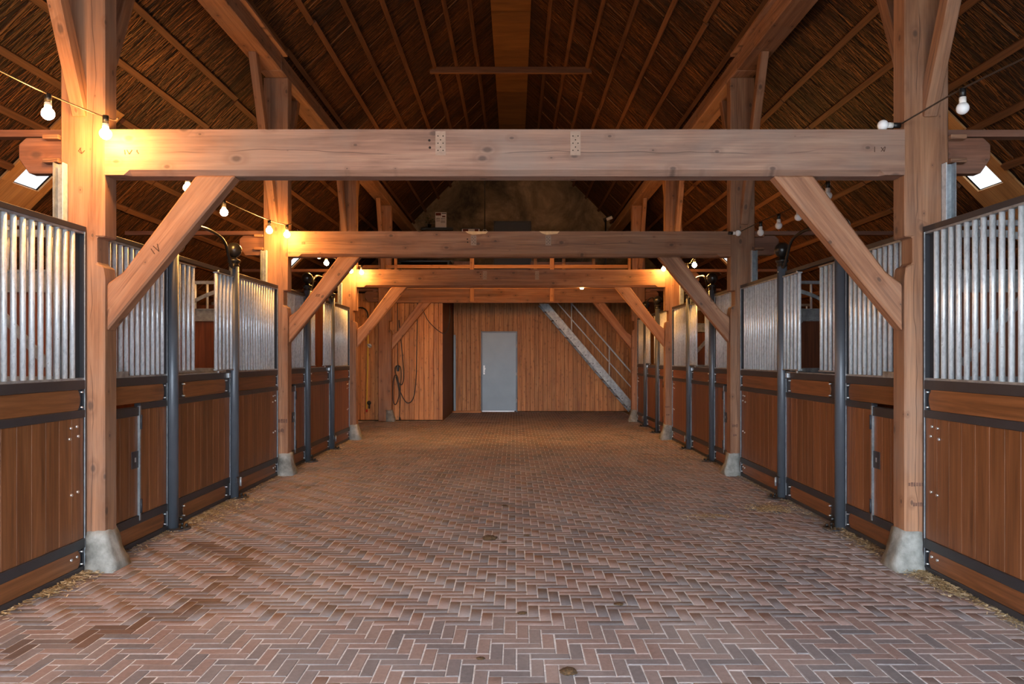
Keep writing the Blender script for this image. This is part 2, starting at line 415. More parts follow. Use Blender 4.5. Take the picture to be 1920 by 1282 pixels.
for (x, y, typ) in bricks[300:]:
    vs, fs = shapes[typ][random.randrange(6)]
    dz = random.uniform(-.0018, .0012); a = random.uniform(-.012, .012); ca, sa = math.cos(a), math.sin(a)
    Vs.extend((x+vx*ca-vy*sa, y+vx*sa+vy*ca, vz+dz) for vx, vy, vz in vs)
    Fs.extend(tuple(q+off for q in f) for f in fs); off += len(vs)
    r = random.random(); w = wetness(x, y); R_.extend([r]*len(fs)); W_.extend([w]*len(fs))
pv = mesh_np('brick_paving', np.array(Vs), np.array(Fs), M['brick_j'], floor, {'rnd': R_, 'wet': W_}); pv['kind'] = 'stuff'
# stall bedding left and right of the aisle
for s in (-1, 1):
    q = struct(span('stall_floor', None, (s*2.97, Y0+.05, -.008), (s*(XW-.01), PY[2] if s < 0 else YB, -.002), M['dirt']), 'straw bedding floor inside the %s stalls' % ('left' if s < 0 else 'right'), 'floor')

# outer walls, gable walls
for s, nm in ((-1, 'left'), (1, 'right')):
    w = struct(span('wall_'+nm, None, (s*XW, Y0, 0), (s*(XW+.1), YG, ROOF-XW), M['dstall']), 'low brown outer wall behind the %s stalls' % nm, 'wall')
def poly(name, pts, mat): return quad(name, pts, mat)
struct(poly('wall_gable', [(-XW, YG, 0), (XW, YG, 0), (XW, YG, ROOF-XW), (0, YG, ROOF), (-XW, YG, ROOF-XW)], M['plaster']), 'sooty brown plaster gable wall above the loft', 'wall')
DW, DH = 2.95, 3.55
for nm, pts in (('left', [(-XW, Y0, 0), (-DW, Y0, 0), (-DW, Y0, ROOF-DW), (-XW, Y0, ROOF-XW)]), ('right', [(XW, Y0, 0), (DW, Y0, 0), (DW, Y0, ROOF-DW), (XW, Y0, ROOF-XW)]),
                ('top', [(-DW, Y0, DH), (DW, Y0, DH), (DW, Y0, ROOF-DW), (0, Y0, ROOF), (-DW, Y0, ROOF-DW)])):
    struct(poly('wall_front_'+nm, pts, M['plaster']), 'front gable wall %s the wide barn doorway' % ('above' if nm == 'top' else nm+' of'), 'wall')

# roof: two 45 degree slopes with skylight openings
ceiling = bpy.data.objects.new('ceiling', None); C.objects.link(ceiling); struct(ceiling, 'open thatched roof with long battens over the aisle', 'ceiling')
SKY = [(7.41, 7.81, 4.45, 4.94), (15.65, 16.05, 4.45, 4.94)]
def rz(x): return ROOF-abs(x)
for s in (-1, 1):
    ys = [Y0-.3] + [v for a in SKY for v in a[:2]] + [YG+.05]
    vs, fs = [], []
    def q(xa, xb, ya, yb):
        n = len(vs); vs.extend([(s*xa, ya, rz(xa)), (s*xb, ya, rz(xb)), (s*xb, yb, rz(xb)), (s*xa, yb, rz(xa))]); fs.append((n, n+1, n+2, n+3))
    for i in range(len(ys)-1):
        if i % 2 == 0: q(.0, XW+.25, ys[i], ys[i+1])
        else: q(.0, 4.45, ys[i], ys[i+1]); q(4.94, XW+.25, ys[i], ys[i+1])
    me = bpy.data.meshes.new('thatch_slope'); me.from_pydata(vs, [], fs); me.update(); me.materials.append(M['thatch'])
    put('thatch_slope', me, M['thatch'], ceiling, (0, 0, 0))
    # reeds: thin real stalks on the underside
    N = 70000
    X = rng.uniform(.36, 5.7, N); Y = rng.uniform(Y0+.1, YG-.1, N)
    L = rng.uniform(.18, .5, N); Wd = rng.uniform(.004, .0085, N); ang = rng.normal(.07, .09, N); tilt = rng.uniform(-.012, .012, N)
    r2 = 1/math.sqrt(2)
    up = np.stack([np.full(N, -s*r2), np.zeros(N), np.full(N, r2)], 1); al = np.tile(np.array([0, 1., 0]), (N, 1)); nn = np.array([-s*r2, 0, -r2])
    d = up*np.cos(ang)[:, None] + al*np.sin(ang)[:, None]; sd = al*np.cos(ang)[:, None] - up*np.sin(ang)[:, None]
    cen = np.stack([s*X, Y, ROOF-X], 1) + nn*rng.uniform(.012, .03, N)[:, None]
    a0 = cen - d*L[:, None]/2 + nn*tilt[:, None]; a1 = cen + d*L[:, None]/2 - nn*tilt[:, None]; hw = sd*Wd[:, None]/2
    V = np.stack([a0-hw, a0+hw, a1+hw*.6, a1-hw*.6], 1).reshape(-1, 3); F = np.arange(4*N).reshape(-1, 4)
    inpanel = np.zeros(N, bool)
    for ya, yb, xa, xb in SKY: inpanel |= (Y > ya-.22) & (Y < yb+.16) & (X > 4.1)
    keep = ~inpanel; F = F[keep]
    patch = (np.sin(Y*2.1+X*1.3)+np.sin(X*5.3-Y*.7)+np.sin(Y*7.3+X*2.2))*.07
    rr = np.clip(rng.beta(1.1, 1.7, N)+patch, 0, 1)[keep]
    used = np.unique(F); remap = np.zeros(len(V), dtype=np.int64); remap[used] = np.arange(len(used))
    th = mesh_np('thatch_reeds', V[used], remap[F], M['reed'], ceiling, {'rnd': rr}); th['kind'] = 'stuff'
    # battens running the length of the roof
    bx = [.72, 1.08, 1.42, 1.78, 2.135, 2.49, 2.83] + [3.455, 3.80, 4.146, 4.48, 4.82, 5.16, 5.51]
    for i, x in enumerate(bx):
        for ya, yb in ((Y0-.2, 4.1), (4.12, 9.3), (9.32, 14.7), (14.72, YG)):
            segs = [(ya, yb)]
            if x > 4.1:
                for sa, sb, _, _ in SKY:
                    nsg = []
                    for (u, w_) in segs:
                        if sa-.2 > u and sb+.14 < w_: nsg += [(u, sa-.2), (sb+.14, w_)]
                        else: nsg.append((u, w_))
                    segs = nsg
            for (u, w_) in segs:
                jx = x+random.uniform(-.012, .012); c = Vector((s*jx, (u+w_)/2, rz(jx))) + Vector((-s*r2, 0, -r2))*.05
                box('batten', ceiling, c, (.066, w_-u, .042), M['battenY'], (0, s*math.pi/4, 0), .004)
    # thin laths up the slope
    y = Y0+.4
    while y < YG-.2:
        for j in range(len(bx)-1):
            if random.random() < .55 and not (bx[j] > 3.75 and any(a-.3 < y < b+.25 for a, b, _, _ in SKY)):
                x = (bx[j]+bx[j+1])/2; c = Vector((s*x, y+random.uniform(-.02, .02), rz(x))) + Vector((-s*r2, 0, -r2))*.033
                if abs(bx[j+1]-bx[j]) < .4: box('lath', ceiling, c, (.40, .017, .008), M['lath'], (0, s*math.pi/4, random.uniform(-.05, .05)))
        y += 1.02+random.uniform(-.08, .08)
    # skylights: plywood lining and pane
    for k, (ya, yb, xa, xb) in enumerate(SKY):
        wn = bpy.data.objects.new('window_%d' % (k*2+(1 if s < 0 else 2)), None); C.objects.link(wn); wn.location = (s*(xa+xb)/2, (ya+yb)/2, rz((xa+xb)/2))
        struct(wn, '%s plywood-lined skylight in the %s roof slope' % (('nearer', 'farther')[k], ('left' if s < 0 else 'right')), 'skylight')
        def strip(u0, u1, v0, v1, nm='lining_panel', dn=.028, th=.018, mat=M['ply']):
            xm = (u0+u1)/2; c = Vector((s*xm, (v0+v1)/2, rz(xm))) + Vector((-s*r2, 0, -r2))*dn
            return box(nm, wn, c, ((u1-u0)*math.sqrt(2), v1-v0, th), mat, (0, s*math.pi/4, 0))
        strip(4.1, xa, ya-.17, yb+.12); strip(xb, 5.65, ya-.17, yb+.12, dn=.03); strip(xa, xb, ya-.17, ya); strip(xa, xb, yb, yb+.12)
        strip(xa-.05, xb+.05, ya-.05, yb+.05, 'pane', -.015, .006, M['pane'])
# plywood ridge ceiling
yy = Y0-.2
RX = .36
while yy < YG:
    y1 = min(yy+1.22, YG)
    span('ridge_panel', ceiling, (-RX, yy+.003, rz(RX)-.045), (RX, y1-.003, rz(RX)-.03), M['rply']); yy = y1

# ------------------------------------------------------------------ timber frames
ORD = ['nearest', 'second', 'third', 'farthest']
def make_frame(i):
    y0 = PY[i]; y1 = y0+PD
    lab = ['nearest reddish timber frame of posts and tie beam across the aisle', 'second timber frame from the camera, mid-aisle posts and beam',
           'third timber frame, its beam just in front of the loft railing', 'farthest timber frame standing under the loft edge'][i]
    fr = thing('timber_frame', lab, 'timber frame', (0, y0, 0), 'timber frames across the aisle')
    for s in (-1, 1):
        # post with an old mortise notch on the aisle side
        n0, n1, nd = 2.09, 2.27, .055
        pts = [(s*PX0, .0), (s*PX1, .0), (s*PX1, PURZ), (s*PX0, PURZ), (s*PX0, n1), (s*(PX0+nd), n1), (s*(PX0+nd), n0), (s*(PX0+.012), n0-.02), (s*PX0, n0-.10)]
        if s > 0: pts = pts[::-1]
        prism('post', fr, pts, 'XZ', y0, y1, M['timberZ'], .009)
        # concrete foot
        vs = []
        for (z, fx, fb) in ((-.01, .075, .05), (.05, .07, .045), (.14, .035, .02), (.27, .008, .006)):
            j = lambda: random.uniform(-.012, .012)
            xa, xb = PX0-fx, FX-.028
            vs += [(s*xa+j(), y0-fb+j(), z), (s*xb, y0-fb+j(), z+j()*.5), (s*xb, y1+.02, z), (s*xa+j(), y1+fb*.6, z)]
        fs = []
        for r in range(3):
            for q in range(4): fs.append((r*4+q, r*4+(q+1) % 4, (r+1)*4+(q+1) % 4, (r+1)*4+q))
        fs.append((12, 13, 14, 15)); bm = bmesh.new(); bv = [bm.verts.new(v) for v in vs]
        for f in fs: bm.faces.new([bv[t_] for t_ in f])
        bmesh.ops.recalc_face_normals(bm, faces=bm.faces)
        bmesh.ops.subdivide_edges(bm, edges=bm.edges[:], cuts=2, use_grid_fill=True)
        for v in bm.verts:
            if v.co.z > 0: v.co += Vector((random.uniform(-.004, .004), random.uniform(-.005, .005), random.uniform(-.004, .004)))
        for v in bm.verts: v.co -= Vector((s*2.87, y0+.08, 0))
        me = bm_mesh(bm, 'concrete_foot', True); put('concrete_foot', me, M['conc'], fr, (s*2.87, y0+.08, 0))
        # knee brace in the frame plane
        bp = [(s*2.715, 1.63), (s*1.834, BZ0), (s*2.106, BZ0), (s*2.60, 2.035), (s*2.715, 1.95)]
        if s < 0: bp = bp[::-1]
        br = prism('knee_brace', fr, bp, 'XZ', y0+.012, y0+.125, M['brace%d' % s], .012)
        # long braces up to the purlin
        beam2('purlin_brace', fr, (s*2.885, y0+.03, 3.10), (s*2.885, y0-.74, PURZ+.02), .09, .11, M['timberX'])
        if i < 3 or True: beam2('purlin_brace', fr, (s*2.885, y1-.03, 3.10), (s*2.885, y1+.74, PURZ+.02), .09, .11, M['timberX'])
        # through tenon beyond the post with wedges
        tp = [(s*PX1, BZ1-.045), (s*3.28, BZ1-.045), (s*3.33, BZ1-.09), (s*3.33, BZ0+.12), (s*3.26, BZ0+.02), (s*PX1, BZ0+.02)]
        if s > 0: tp = tp[::-1]
        prism('tenon', fr, tp, 'XZ', y0+.04, y0+.12, M['tenon'], .005)
        for z in (BZ1-.055, BZ0+.095):
            box('wedge', fr, (s*(PX1+.055), y0+.01, z), (.11, .07, .03), M['timberX'], None, .004)
        # tie plank out to the roof
        xe = 4.75; span('tie_plank', fr, (s*PX1, y0+.05, BZ1-.035), (s*xe, y0+.13, BZ1+.012), M['tenon'])
    # tie beam, chamfered along the lower edge between the stops
    bm = bmesh.new(); xs = [-PX0, -PX0+.13, -PX0+.17, PX0-.17, PX0-.13, PX0]; ch = [0, 0, .035, .035, 0, 0]
    if i == 3: ch = [0]*6
    ring = []
    for x, c in zip(xs, ch):
        ring.append([bm.verts.new((x, a, b)) for a, b in ((-.08, BZ1-2.845), (-.08, BZ0-2.845+c), (-.08+c+.001, BZ0-2.845), (.08, BZ0-2.845), (.08, BZ1-2.845))])
    for r in range(5):
        for q_ in range(5): bm.faces.new((ring[r][q_], ring[r][(q_+1) % 5], ring[r+1][(q_+1) % 5], ring[r+1][q_]))
    bm.faces.new(ring[0][::-1]); bm.faces.new(ring[-1]); bmesh.ops.recalc_face_normals(bm, faces=bm.faces)
    me = bm_mesh(bm, 'tie_beam'); put('tie_beam', me, M['beam%d' % i], fr, (0, y0+.08, 2.845))
    return fr
# each beam weathered differently; two tones of brace
M['beam0'] = wood('near_beam_timber', (112, 82, 66), (142, 106, 87), (164, 130, 109), 'X', .7, 7, .5, 1.0, True, .02, .35, .55)
for i in (1, 2, 3): M['beam%d' % i] = wood('beam_timber_%d' % i, (110, 72, 50), (146, 100, 70), (168, 122, 90), 'X', .7, 7, .5, 1.0, True, .02, .35, .3)
for s in (-1, 1):
    M['brace%d' % s] = wood('brace_timber_%s' % ('left' if s < 0 else 'right'), (118, 77, 52), (154, 106, 76), (176, 130, 98), 'X', .7, 8, .6, 1.0, False, .06, .3, .25, -s*.9)
frames = [make_frame(i) for i in range(4)]
def stroke(fr, y, p, q, w=.006, mat=None):
    p, q = Vector((p[0], y, p[1])), Vector((q[0], y, q[1])); d = q-p
    return box('carved_mark', fr, (p+q)/2, (d.length, .003, w), mat or M['mark'], (0, -math.atan2(d.z, d.x), 0))
def pxw(px, py, Y): return (CAMX+(px-965)*Y/FPX, CAMH+(670-py)*Y/FPX)
# carpenter's numerals
yf = PY[0]-.001
for (a, b) in (((233.5, 281), (234.8, 289.5)), ((238, 281), (242.5, 289)), ((247.5, 281), (242.5, 289)), ((257, 281), (256.5, 284)), ((256.5, 284), (260, 288))):
    stroke(frames[0], yf, pxw(*a, yf), pxw(*b, yf))
yk = PY[0]+.012-.001
for (a, b) in (((283, 466), (290, 476)), ((287, 461), (298, 471)), ((298, 471), (295, 457))):
    stroke(frames[0], yk, pxw(*a, yk), pxw(*b, yk))
for (a, b) in (((150, 277), (153, 287)), ((147, 283), (153, 288)), ((153, 288), (159, 282)), ((147, 283), (152, 277))):
    stroke(frames[0], yf, pxw(*a, yf), pxw(*b, yf), .004)
for (a, b) in (((1640, 275), (1640, 285)), ((1652, 276), (1658, 284)), ((1658, 284), (1660, 275)), ((1652, 284), (1659, 275))):
    stroke(frames[0], yf, pxw(*a, yf), pxw(*b, yf), .004)
y2 = PY[1]-.001
for x in (566.5, 569, 571.5): stroke(frames[1], y2, pxw(x, 453, y2), pxw(x, 458, y2), .007)
y2k = PY[1]+.011
for x in (592.5, 595, 597.5): stroke(frames[1], y2k, pxw(x+2, 551, y2k), pxw(x, 556, y2k), .007)
# smudged dark stamp bands on the right-hand posts
for i, rows in ((0, ((1703, 1733, 904, 912, 6), (1712, 1734, 941, 950, 5))), (1, ((1373, 1384, 795, 801, 3), (1375, 1382, 813, 818, 2))), (2, ((1247, 1256, 761, 764, 3), (1249, 1256, 776, 779, 2)))):
    y = PY[i]-.0012
    for (xa, xb, ya, yb, n) in rows:
        for j in range(n):
            a = xa+(xb-xa)*j/n; b = xa+(xb-xa)*(j+.75)/n
            p = pxw(a, ya, y); q_ = pxw(b, yb, y)
            box('ink_stamp', frames[i], ((p[0]+q_[0])/2, y, (p[1]+q_[1])/2), (abs(q_[0]-p[0]), .002, abs(p[1]-q_[1])*random.uniform(.6, 1)), M['stain'])
y = PY[1]-.0012
for (xa, xb, ya, yb, n) in ((522, 540, 785, 793, 4), (522, 533, 804, 811, 3)):
    for j in range(n):
        p = pxw(xa+(xb-xa)*j/n, ya, y); q_ = pxw(xa+(xb-xa)*(j+.8)/n, yb, y)
        box('ink_stamp', frames[1], ((p[0]+q_[0])/2, y, (p[1]+q_[1])/2), (abs(q_[0]-p[0]), .002, abs(p[1]-q_[1])*random.uniform(.6, 1)), M['stain'])
# pale imprints of removed joist hangers on the beams, with nail holes
for i, (xs_, yt, yb) in enumerate((((826, 1079), 246, 291), ((888, 1028), 441, 460), ((909, 1007), 508, 524))):
    y = PY[i]-.0012; sc = PY[i]/PY[0]
    for x in xs_:
        hw = 9.5/sc; p = pxw(x-hw, yt, y); q_ = pxw(x+hw, yb, y)
        pl = box('bracket_imprint', frames[i], ((p[0]+q_[0])/2, y, (p[1]+q_[1])/2), (q_[0]-p[0], .002, p[1]-q_[1]), M['pale'])
        for a, b in ((.25, .2), (.75, .2), (.5, .36), (.25, .5), (.75, .5), (.5, .66), (.25, .8), (.75, .8)):
            cyl('nail_hole', pl, (p[0]+(q_[0]-p[0])*a, y-.0012, p[1]+(q_[1]-p[1])*b), .0045, .002, M['hole'], 'Y', 8)
    for x, yy_ in ((xs_[0]-21/sc, yt+.38*(yb-yt)), (xs_[0]-20/sc, yt+.68*(yb-yt))):
        p = pxw(x, yy_, y); cyl('drill_hole', frames[i], (p[0], y, p[1]), .0085, .003, M['hole'], 'Y', 10)
y = PY[1]-.0015
for xa, xb in ((872, 915), (1011, 1049)):
    p = [pxw(a, b, y) for a, b in ((xa, 433.5), (xb, 433.5), (xb-4, 438), (xa+14, 440), (xa+5, 437))]
    prism('fresh_splinter', frames[1], p, 'XZ', y-.002, y+.001, M['fresh'])

# purlins
for s in (-1, 1):
    pr = thing('purlin', 'long heavy %s purlin carried on the post tops under the thatch' % ('left' if s < 0 else 'right'), 'beam', (s*2.87, 0, PURZ), 'roof purlins')
    for ya, yb in ((Y0, 8.95), (8.96, YG)):
        span('purlin_length', pr, (s*2.73, ya, PURZ), (s*3.0, yb, PURZ+.2), M['timberY'], .01)
    span('plank', pr, (s*2.68, Y0, PURZ+.2), (s*2.75, 9.05, PURZ+.235), M['timberY'], .004)
# collar board high under the ridge
cb = tag(span('collar_board', None, (-1.47, 13.52, 6.60), (1.47, 13.58, 6.715), M['battenX'], .004), 'single thin collar board spanning high under the ridge', 'board')
# galvanised uprights on the outer face of posts
for i in range(4):
    for s in (-1, 1):
        if i == 3: continue
        ch = thing('steel_upright', '%s galvanised channel standing against the %s %s post' % (('tall nearest', 'tall second', 'tall third')[i], ORD[i], 'left' if s < 0 else 'right'), 'upright', (s*3.0, PY[i]-.04, 0), 'galvanised uprights by the posts')
        span('web', ch, (s*2.965, PY[i]-.012, 0), (s*3.035, PY[i]-.004, 2.76), M['galvd'])
        span('flange', ch, (s*2.965, PY[i]-.06, 0), (s*2.972, PY[i]-.012, 2.76), M['galv'])
        span('flange', ch, (s*3.028, PY[i]-.06, 0), (s*3.035, PY[i]-.012, 2.76), M['galvd'])

# ------------------------------------------------------------------ stall fronts
Z_TOP = 2.335
def rounded(y0, y1, z0, z1, r0, r1, dep=.028):
    pts = []
    n = 7
    for j in range(n):
        a = j/(n-1); z = z1+(z0-z1)*a; pts.append((y0-(dep*(1-(2*a-1)**2) if r0 else 0), z))
    for j in range(n):
        a = j/(n-1); z = z0+(z1-z0)*a; pts.append((y1+(dep*(1-(2*a-1)**2) if r1 else 0), z))
    return pts
def bars(parent, x, ys, z0, z1, mat=None, r=.0172):
    for y in ys: cyl('bar', parent, (x, y, (z0+z1)/2), r, z1-z0, mat or M['galv'], 'Z', 12)
def corner_plate(parent, s, y, d, z0, z1, w=.075):
    """black plate carrying the board end, with two bolts; d = +1 plate lies on the far side of y"""
    xa = s*(FX-.013)
    p = span('end_plate', parent, (s*(FX-.002), min(y, y+d*w), z0), (s*(FX+.006), max(y, y+d*w), z1), M['plate'])
    for z in (z0+.018, z1-.018):
        cyl('bolt', p, (s*(FX-.012), y+d*.030, z), .0065, .03, M['bolt'], 'X', 8)
def fixed_panel(s, y0, y1, name, label, hatch=None, bolts_at=None, plates=(True, True), group=None):
    t = thing(name, label, 'stall panel', (s*FX, (y0+y1)/2, 0), group)
    xi, xo = s*(FX-.025), s*(FX+.025)
    # frame
    for nm, z0, z1 in (('top_rail', 2.297, Z_TOP), ('middle_rail', 1.235, 1.298), ('bottom_rail', .004, .045)):
        span(nm, t, (xi, y0, z0), (xo, y1, z1), M['black'], .003)
    hy = y0 if hatch is None else y0+hatch
    span('lower_rail', t, (xi, y0, .165), (xo, y1, .23), M['black'], .003)
    span('upper_rail', t, (xi, hy, 1.045), (xo, y1, 1.097), M['black'], .003)
    for y, d in ((y0, 1), (y1, -1)):
        span('stile', t, (xi, y, .045), (xo, y+d*.012, 2.297), M['black'])
        if d < 0 and bolts_at: span('stile_web', t, (s*(FX+.016), y-.07, 1.312), (s*(FX+.024), y-.012, 2.283), M['black'])
        span('stile_edge', t, (s*(FX-.0255), y+d*.012, .045), (s*(FX-.019), y+d*.016, 2.297), M['galvd'])
    span('bar_channel', t, (s*(FX-.020), y0+.016, 1.298), (s*(FX+.02), y1-.016, 1.312), M['galvd'])
    span('bar_channel', t, (s*(FX-.020), y0+.016, 2.283), (s*(FX+.02), y1-.016, 2.297), M['galvd'])
    oa = .06; ob = .12 if bolts_at else .06; n = max(2, int(round((y1-y0-oa-ob)/.0815))+1); st = (y1-y0-oa-ob)/(n-1)
    bars(t, s*FX, [y0+oa+st*k for k in range(n)], 1.31, 2.285)
    # boards
    e0 = y0+(.085 if plates[0] else .014); e1 = y1-(.085 if plates[1] else .014)
    for z0, z1 in ((1.097, 1.235), (.045, .165)):
        prism('cross_board', t, rounded(e0, e1, z0+.002, z1-.002, plates[0], plates[1]), 'YZ', s*(FX-.017), s*(FX+.012), M['stallY'])
        if plates[0]: corner_plate(t, s, y0+.014, 1, z0, z1)
        if plates[1]: corner_plate(t, s, y1-.014, -1, z0, z1)
    yb0 = y0+.014; segs = [(yb0, y1-.014)]
    if hatch is not None: segs = [(hy+.012, y1-.014)]
    for (a, b) in segs:
        n = max(1, int(round((b-a)/.138))); w = (b-a)/n
        for k in range(n):
            span('plank', t, (s*(FX-.014), a+k*w+.0012, .23), (s*(FX+.012), a+(k+1)*w-.0012, 1.046), M['stallZ'], .0022)
    if hatch is not None:
        h = span('hatch_door', t, (xi, y0+.012, 1.0), (xo, hy-.004, 1.07), M['black'], .003)
        n = 4; w = (hy-.018-y0-.014)/n
        for k in range(n):
            span('plank', h, (s*(FX-.014), y0+.014+k*w+.0012, .232), (s*(FX+.012), y0+.014+(k+1)*w-.0012, 1.0), M['stallZ'], .0022)
        span('hinge_strip', h, (s*(FX-.030), hy-.018, .19), (s*(FX-.012), hy, 1.075), M['galvd'])
        for z in (.30, .95): cyl('hinge', h, (s*(FX-.033), hy-.004, z), .010, .11, M['plate'], 'Z', 8)
        lp = span('latch_plate', h, (s*(FX-.021), hy-.115, .60), (s*(FX-.0135), hy-.020, .73), M['black'])
        span('latch_slot', lp, (s*(FX-.0225), hy-.077, .648), (s*(FX-.0208), hy-.060, .682), M['bolt'])
        for z in (.34, .93): cyl('knob', h, (s*(FX-.03), y0+.05, z), .022, .03, M['rubber'], 'X', 12)
        span('sliding_latch', t, (s*(FX-.030), y0+.05, 1.30), (s*(FX-.012), y0+.36, 1.345), M['galvd'])
    if bolts_at is not None:
        for dy, z in bolts_at: cyl('dome_bolt', t, (s*(FX-.019), y1+dy, z), .0095, .012, M['bolt'], 'X', 10)
    return t
BOLTS = [(-.10, .99), (-.165, .985), (-.085, .925), (-.18, .915), (-.09, .555), (-.16, .545), (-.10, .125), (-.165, .12)]
def door_panel(s, y0, y1, label):
    t = thing('stall_door', label, 'stall door', (s*FX, (y0+y1)/2, 0), 'stall doors along the aisle')
    xi, xo = s*(FX-.022), s*(FX+.022)
    for nm, z0, z1 in (('top_rail', 2.297, Z_TOP), ('middle_rail', 1.235, 1.298), ('upper_rail', 1.045, 1.097), ('lower_rail', .165, .23), ('bottom_rail', .012, .045)):
        span(nm, t, (xi, y0, z0), (xo, y1, z1), M['black'], .003)
    for y, d in ((y0, 1), (y1, -1)):
        span('stile', t, (xi, y, .045), (xo, y+d*.012, 2.297), M['black'])
        span('stile_edge', t, (s*(FX-.0235), y+d*.012, .045), (s*(FX-.018), y+d*.016, 1.235), M['galvd'])
    for z0, z1 in ((1.097, 1.235), (.045, .165)):
        prism('cross_board', t, rounded(y0+.235, y1-.155, z0+.002, z1-.002, True, True), 'YZ', s*(FX-.017), s*(FX+.012), M['stallY'])
        for y, d in ((y0+.014, 1), (y1-.014, -1)):
            pw = .24 if d > 0 else .16
            p = span('end_plate', t, (s*(FX-.006), y, z0), (s*(FX+.004), y+d*pw, z1), M['black'])
            for z in (z0+.018, z1-.018): cyl('bolt', p, (s*(FX-.016), y+d*(pw-.055), z), .0065, .034, M['bolt'], 'X', 8)
    n = 9; a, b = y0+.014, y1-.014; w = (b-a)/n
    for k in range(n): span('plank', t, (s*(FX-.014), a+k*w+.0012, .23), (s*(FX+.012), a+(k+1)*w-.0012, 1.046), M['stallZ'], .0022)
    # two narrow swing grilles either side of the head opening
    for q, (ya, yb, dx) in enumerate(((y0+.05, y0+.43, 0.0), (y1-.40, y1-.02, -.030))):
        g = span('grille', t, (s*(FX+dx-.022), ya-.02, 1.322), (s*(FX+dx+.022), yb+.02, 1.334), M['galvd'])
        span('grille_top', g, (s*(FX+dx-.022), ya-.02, 2.268), (s*(FX+dx+.022), yb+.02, 2.280), M['galvd'])
        for k in range(5): cyl('bar', g, (s*(FX+dx), ya+(yb-ya)*k/4, 1.80), .0172, .945, M['galv'], 'Z', 12)
        cyl('hinge_pin', g, (s*(FX+dx), ya+.06, 1.309), .011, .026, M['bolt'], 'Z', 8)
        cyl('hinge_pin', g, (s*(FX+dx), ya+.06, 2.288), .011, .03, M['bolt'], 'Z', 8)
    span('bar_channel', t, (s*(FX-.020), y0+.016, 1.298), (s*(FX+.02), y1-.016, 1.306), M['galvd'])
    span('latch_bracket', t, (s*(FX-.034), y1-.075, 1.245), (s*(FX-.022), y1-.03, 1.29), M['bolt'])
    return t
def portal(s, ya, yb, label):
    t = thing('gate_portal', label, 'gate posts', (s*FX, (ya+yb)/2, 0), 'ball-topped gate posts')
    x = s*(FX-.036)
    for k, y in enumerate((ya, yb)):
        c = cyl('column', t, (x, y, 1.205), .049, 2.40, M['column'], 'Z', 24)
        lathe('collar', c, (x, y, 2.385), [(.050, 0), (.055, .004), (.055, .014), (.050, .02), (.050, .035), (.060, .045), (.066, .055), (.066, .066), (.054, .074), (.035, .082), (.026, .095)], M['blackball'], 24, 'collar')
        prof = [(max(.002, .078*math.sin(math.pi*j/14)), -.078*math.cos(math.pi*j/14)) for j in range(15)]
        lathe('ball_finial', c, (x, y, 2.556), prof, M['blackball'], 28, 'ball')
        bp = lathe('base_plate', c, (x-s*.045, y, .0), [(.105, .001), (.105, .010), (.10, .013)], M['plate'], 24, 'base')
        for dx, dy in ((-.10, .045), (-.10, -.045), (-.045, .085)):
            cyl('anchor_bolt', bp, (x+s*dx, y+dy, .025), .012, .026, M['rubber'], 'Z', 8)
        cyl('rivet', c, (x-s*.044, y-.014, 2.33), .008, .012, M['bolt'], 'X', 8)
    # hasp at the foot of the far column
    cl = span('hasp', t, (x-s*.062, yb-.08, .165), (x-s*.044, yb+.03, .225), M['plate'])
    cyl('hasp_pin', cl, (x-s*.066, yb+.005, .17), .011, .09, M['galvd'], 'Z', 10)
    cyl('door_bolt', t, (x-s*.03, ya+.085, .07), .018, .05, M['rubber'], 'X', 10)
    # swan-neck arch between the two columns
    L = yb-ya
    pts = [(x-s*.02, ya+.055, 2.41), (x-s*.02, ya+.075, 2.37), (x-s*.02, ya+.13, 2.38), (x-s*.02, ya+.20, 2.47), (x-s*.02, ya+.28, 2.575), (x-s*.02, ya+.42, 2.63), (x-s*.02, ya+L/2, 2.648)]
    pts2 = [(p[0], ya+yb-p[1], p[2]) for p in pts[:-1]][::-1]
    tube('arch_rod', t, smooth_pts(pts+pts2, 5), .0145, M['blackball'], 10)
    return t
SIDE = {-1: 'left', 1: 'right'}
for s in (-1, 1):
    # panel between the camera and the nearest post
    fixed_panel(s, PY[0]-2.35, PY[0]-.014, 'stall_front', 'barred %s stall front nearest the camera, cut by the frame edge' % SIDE[s], None, BOLTS, (True, True), 'barred stall fronts')
    for b in range(2 if s < 0 else 3):
        p0 = PY[b]; p1 = PY[b+1]; L = p1-p0
        ya = p0+1.235; yb = p0+(2.62 if b < 2 else 2.56)
        where = ['first', 'second', 'third'][b]
        fixed_panel(s, p0+PD+.006, ya-.052, 'stall_front', 'stall front with small hatch door just beyond the %s %s post' % (ORD[b], SIDE[s]), .55, None, (False, True), 'barred stall fronts')
        door_panel(s, ya+.052, yb-.052, 'stall door with open grilles in the %s stall of the %s row' % (where, SIDE[s]))
        portal(s, ya, yb, 'ball-topped gate columns with arched rod at the %s %s stall' % (where, SIDE[s]))
        fixed_panel(s, yb+.052, p1-.014, 'stall_front', 'close-barred stall front just before the %s %s post' % (ORD[b+1], SIDE[s]), None, BOLTS, (False, True), 'barred stall fronts')

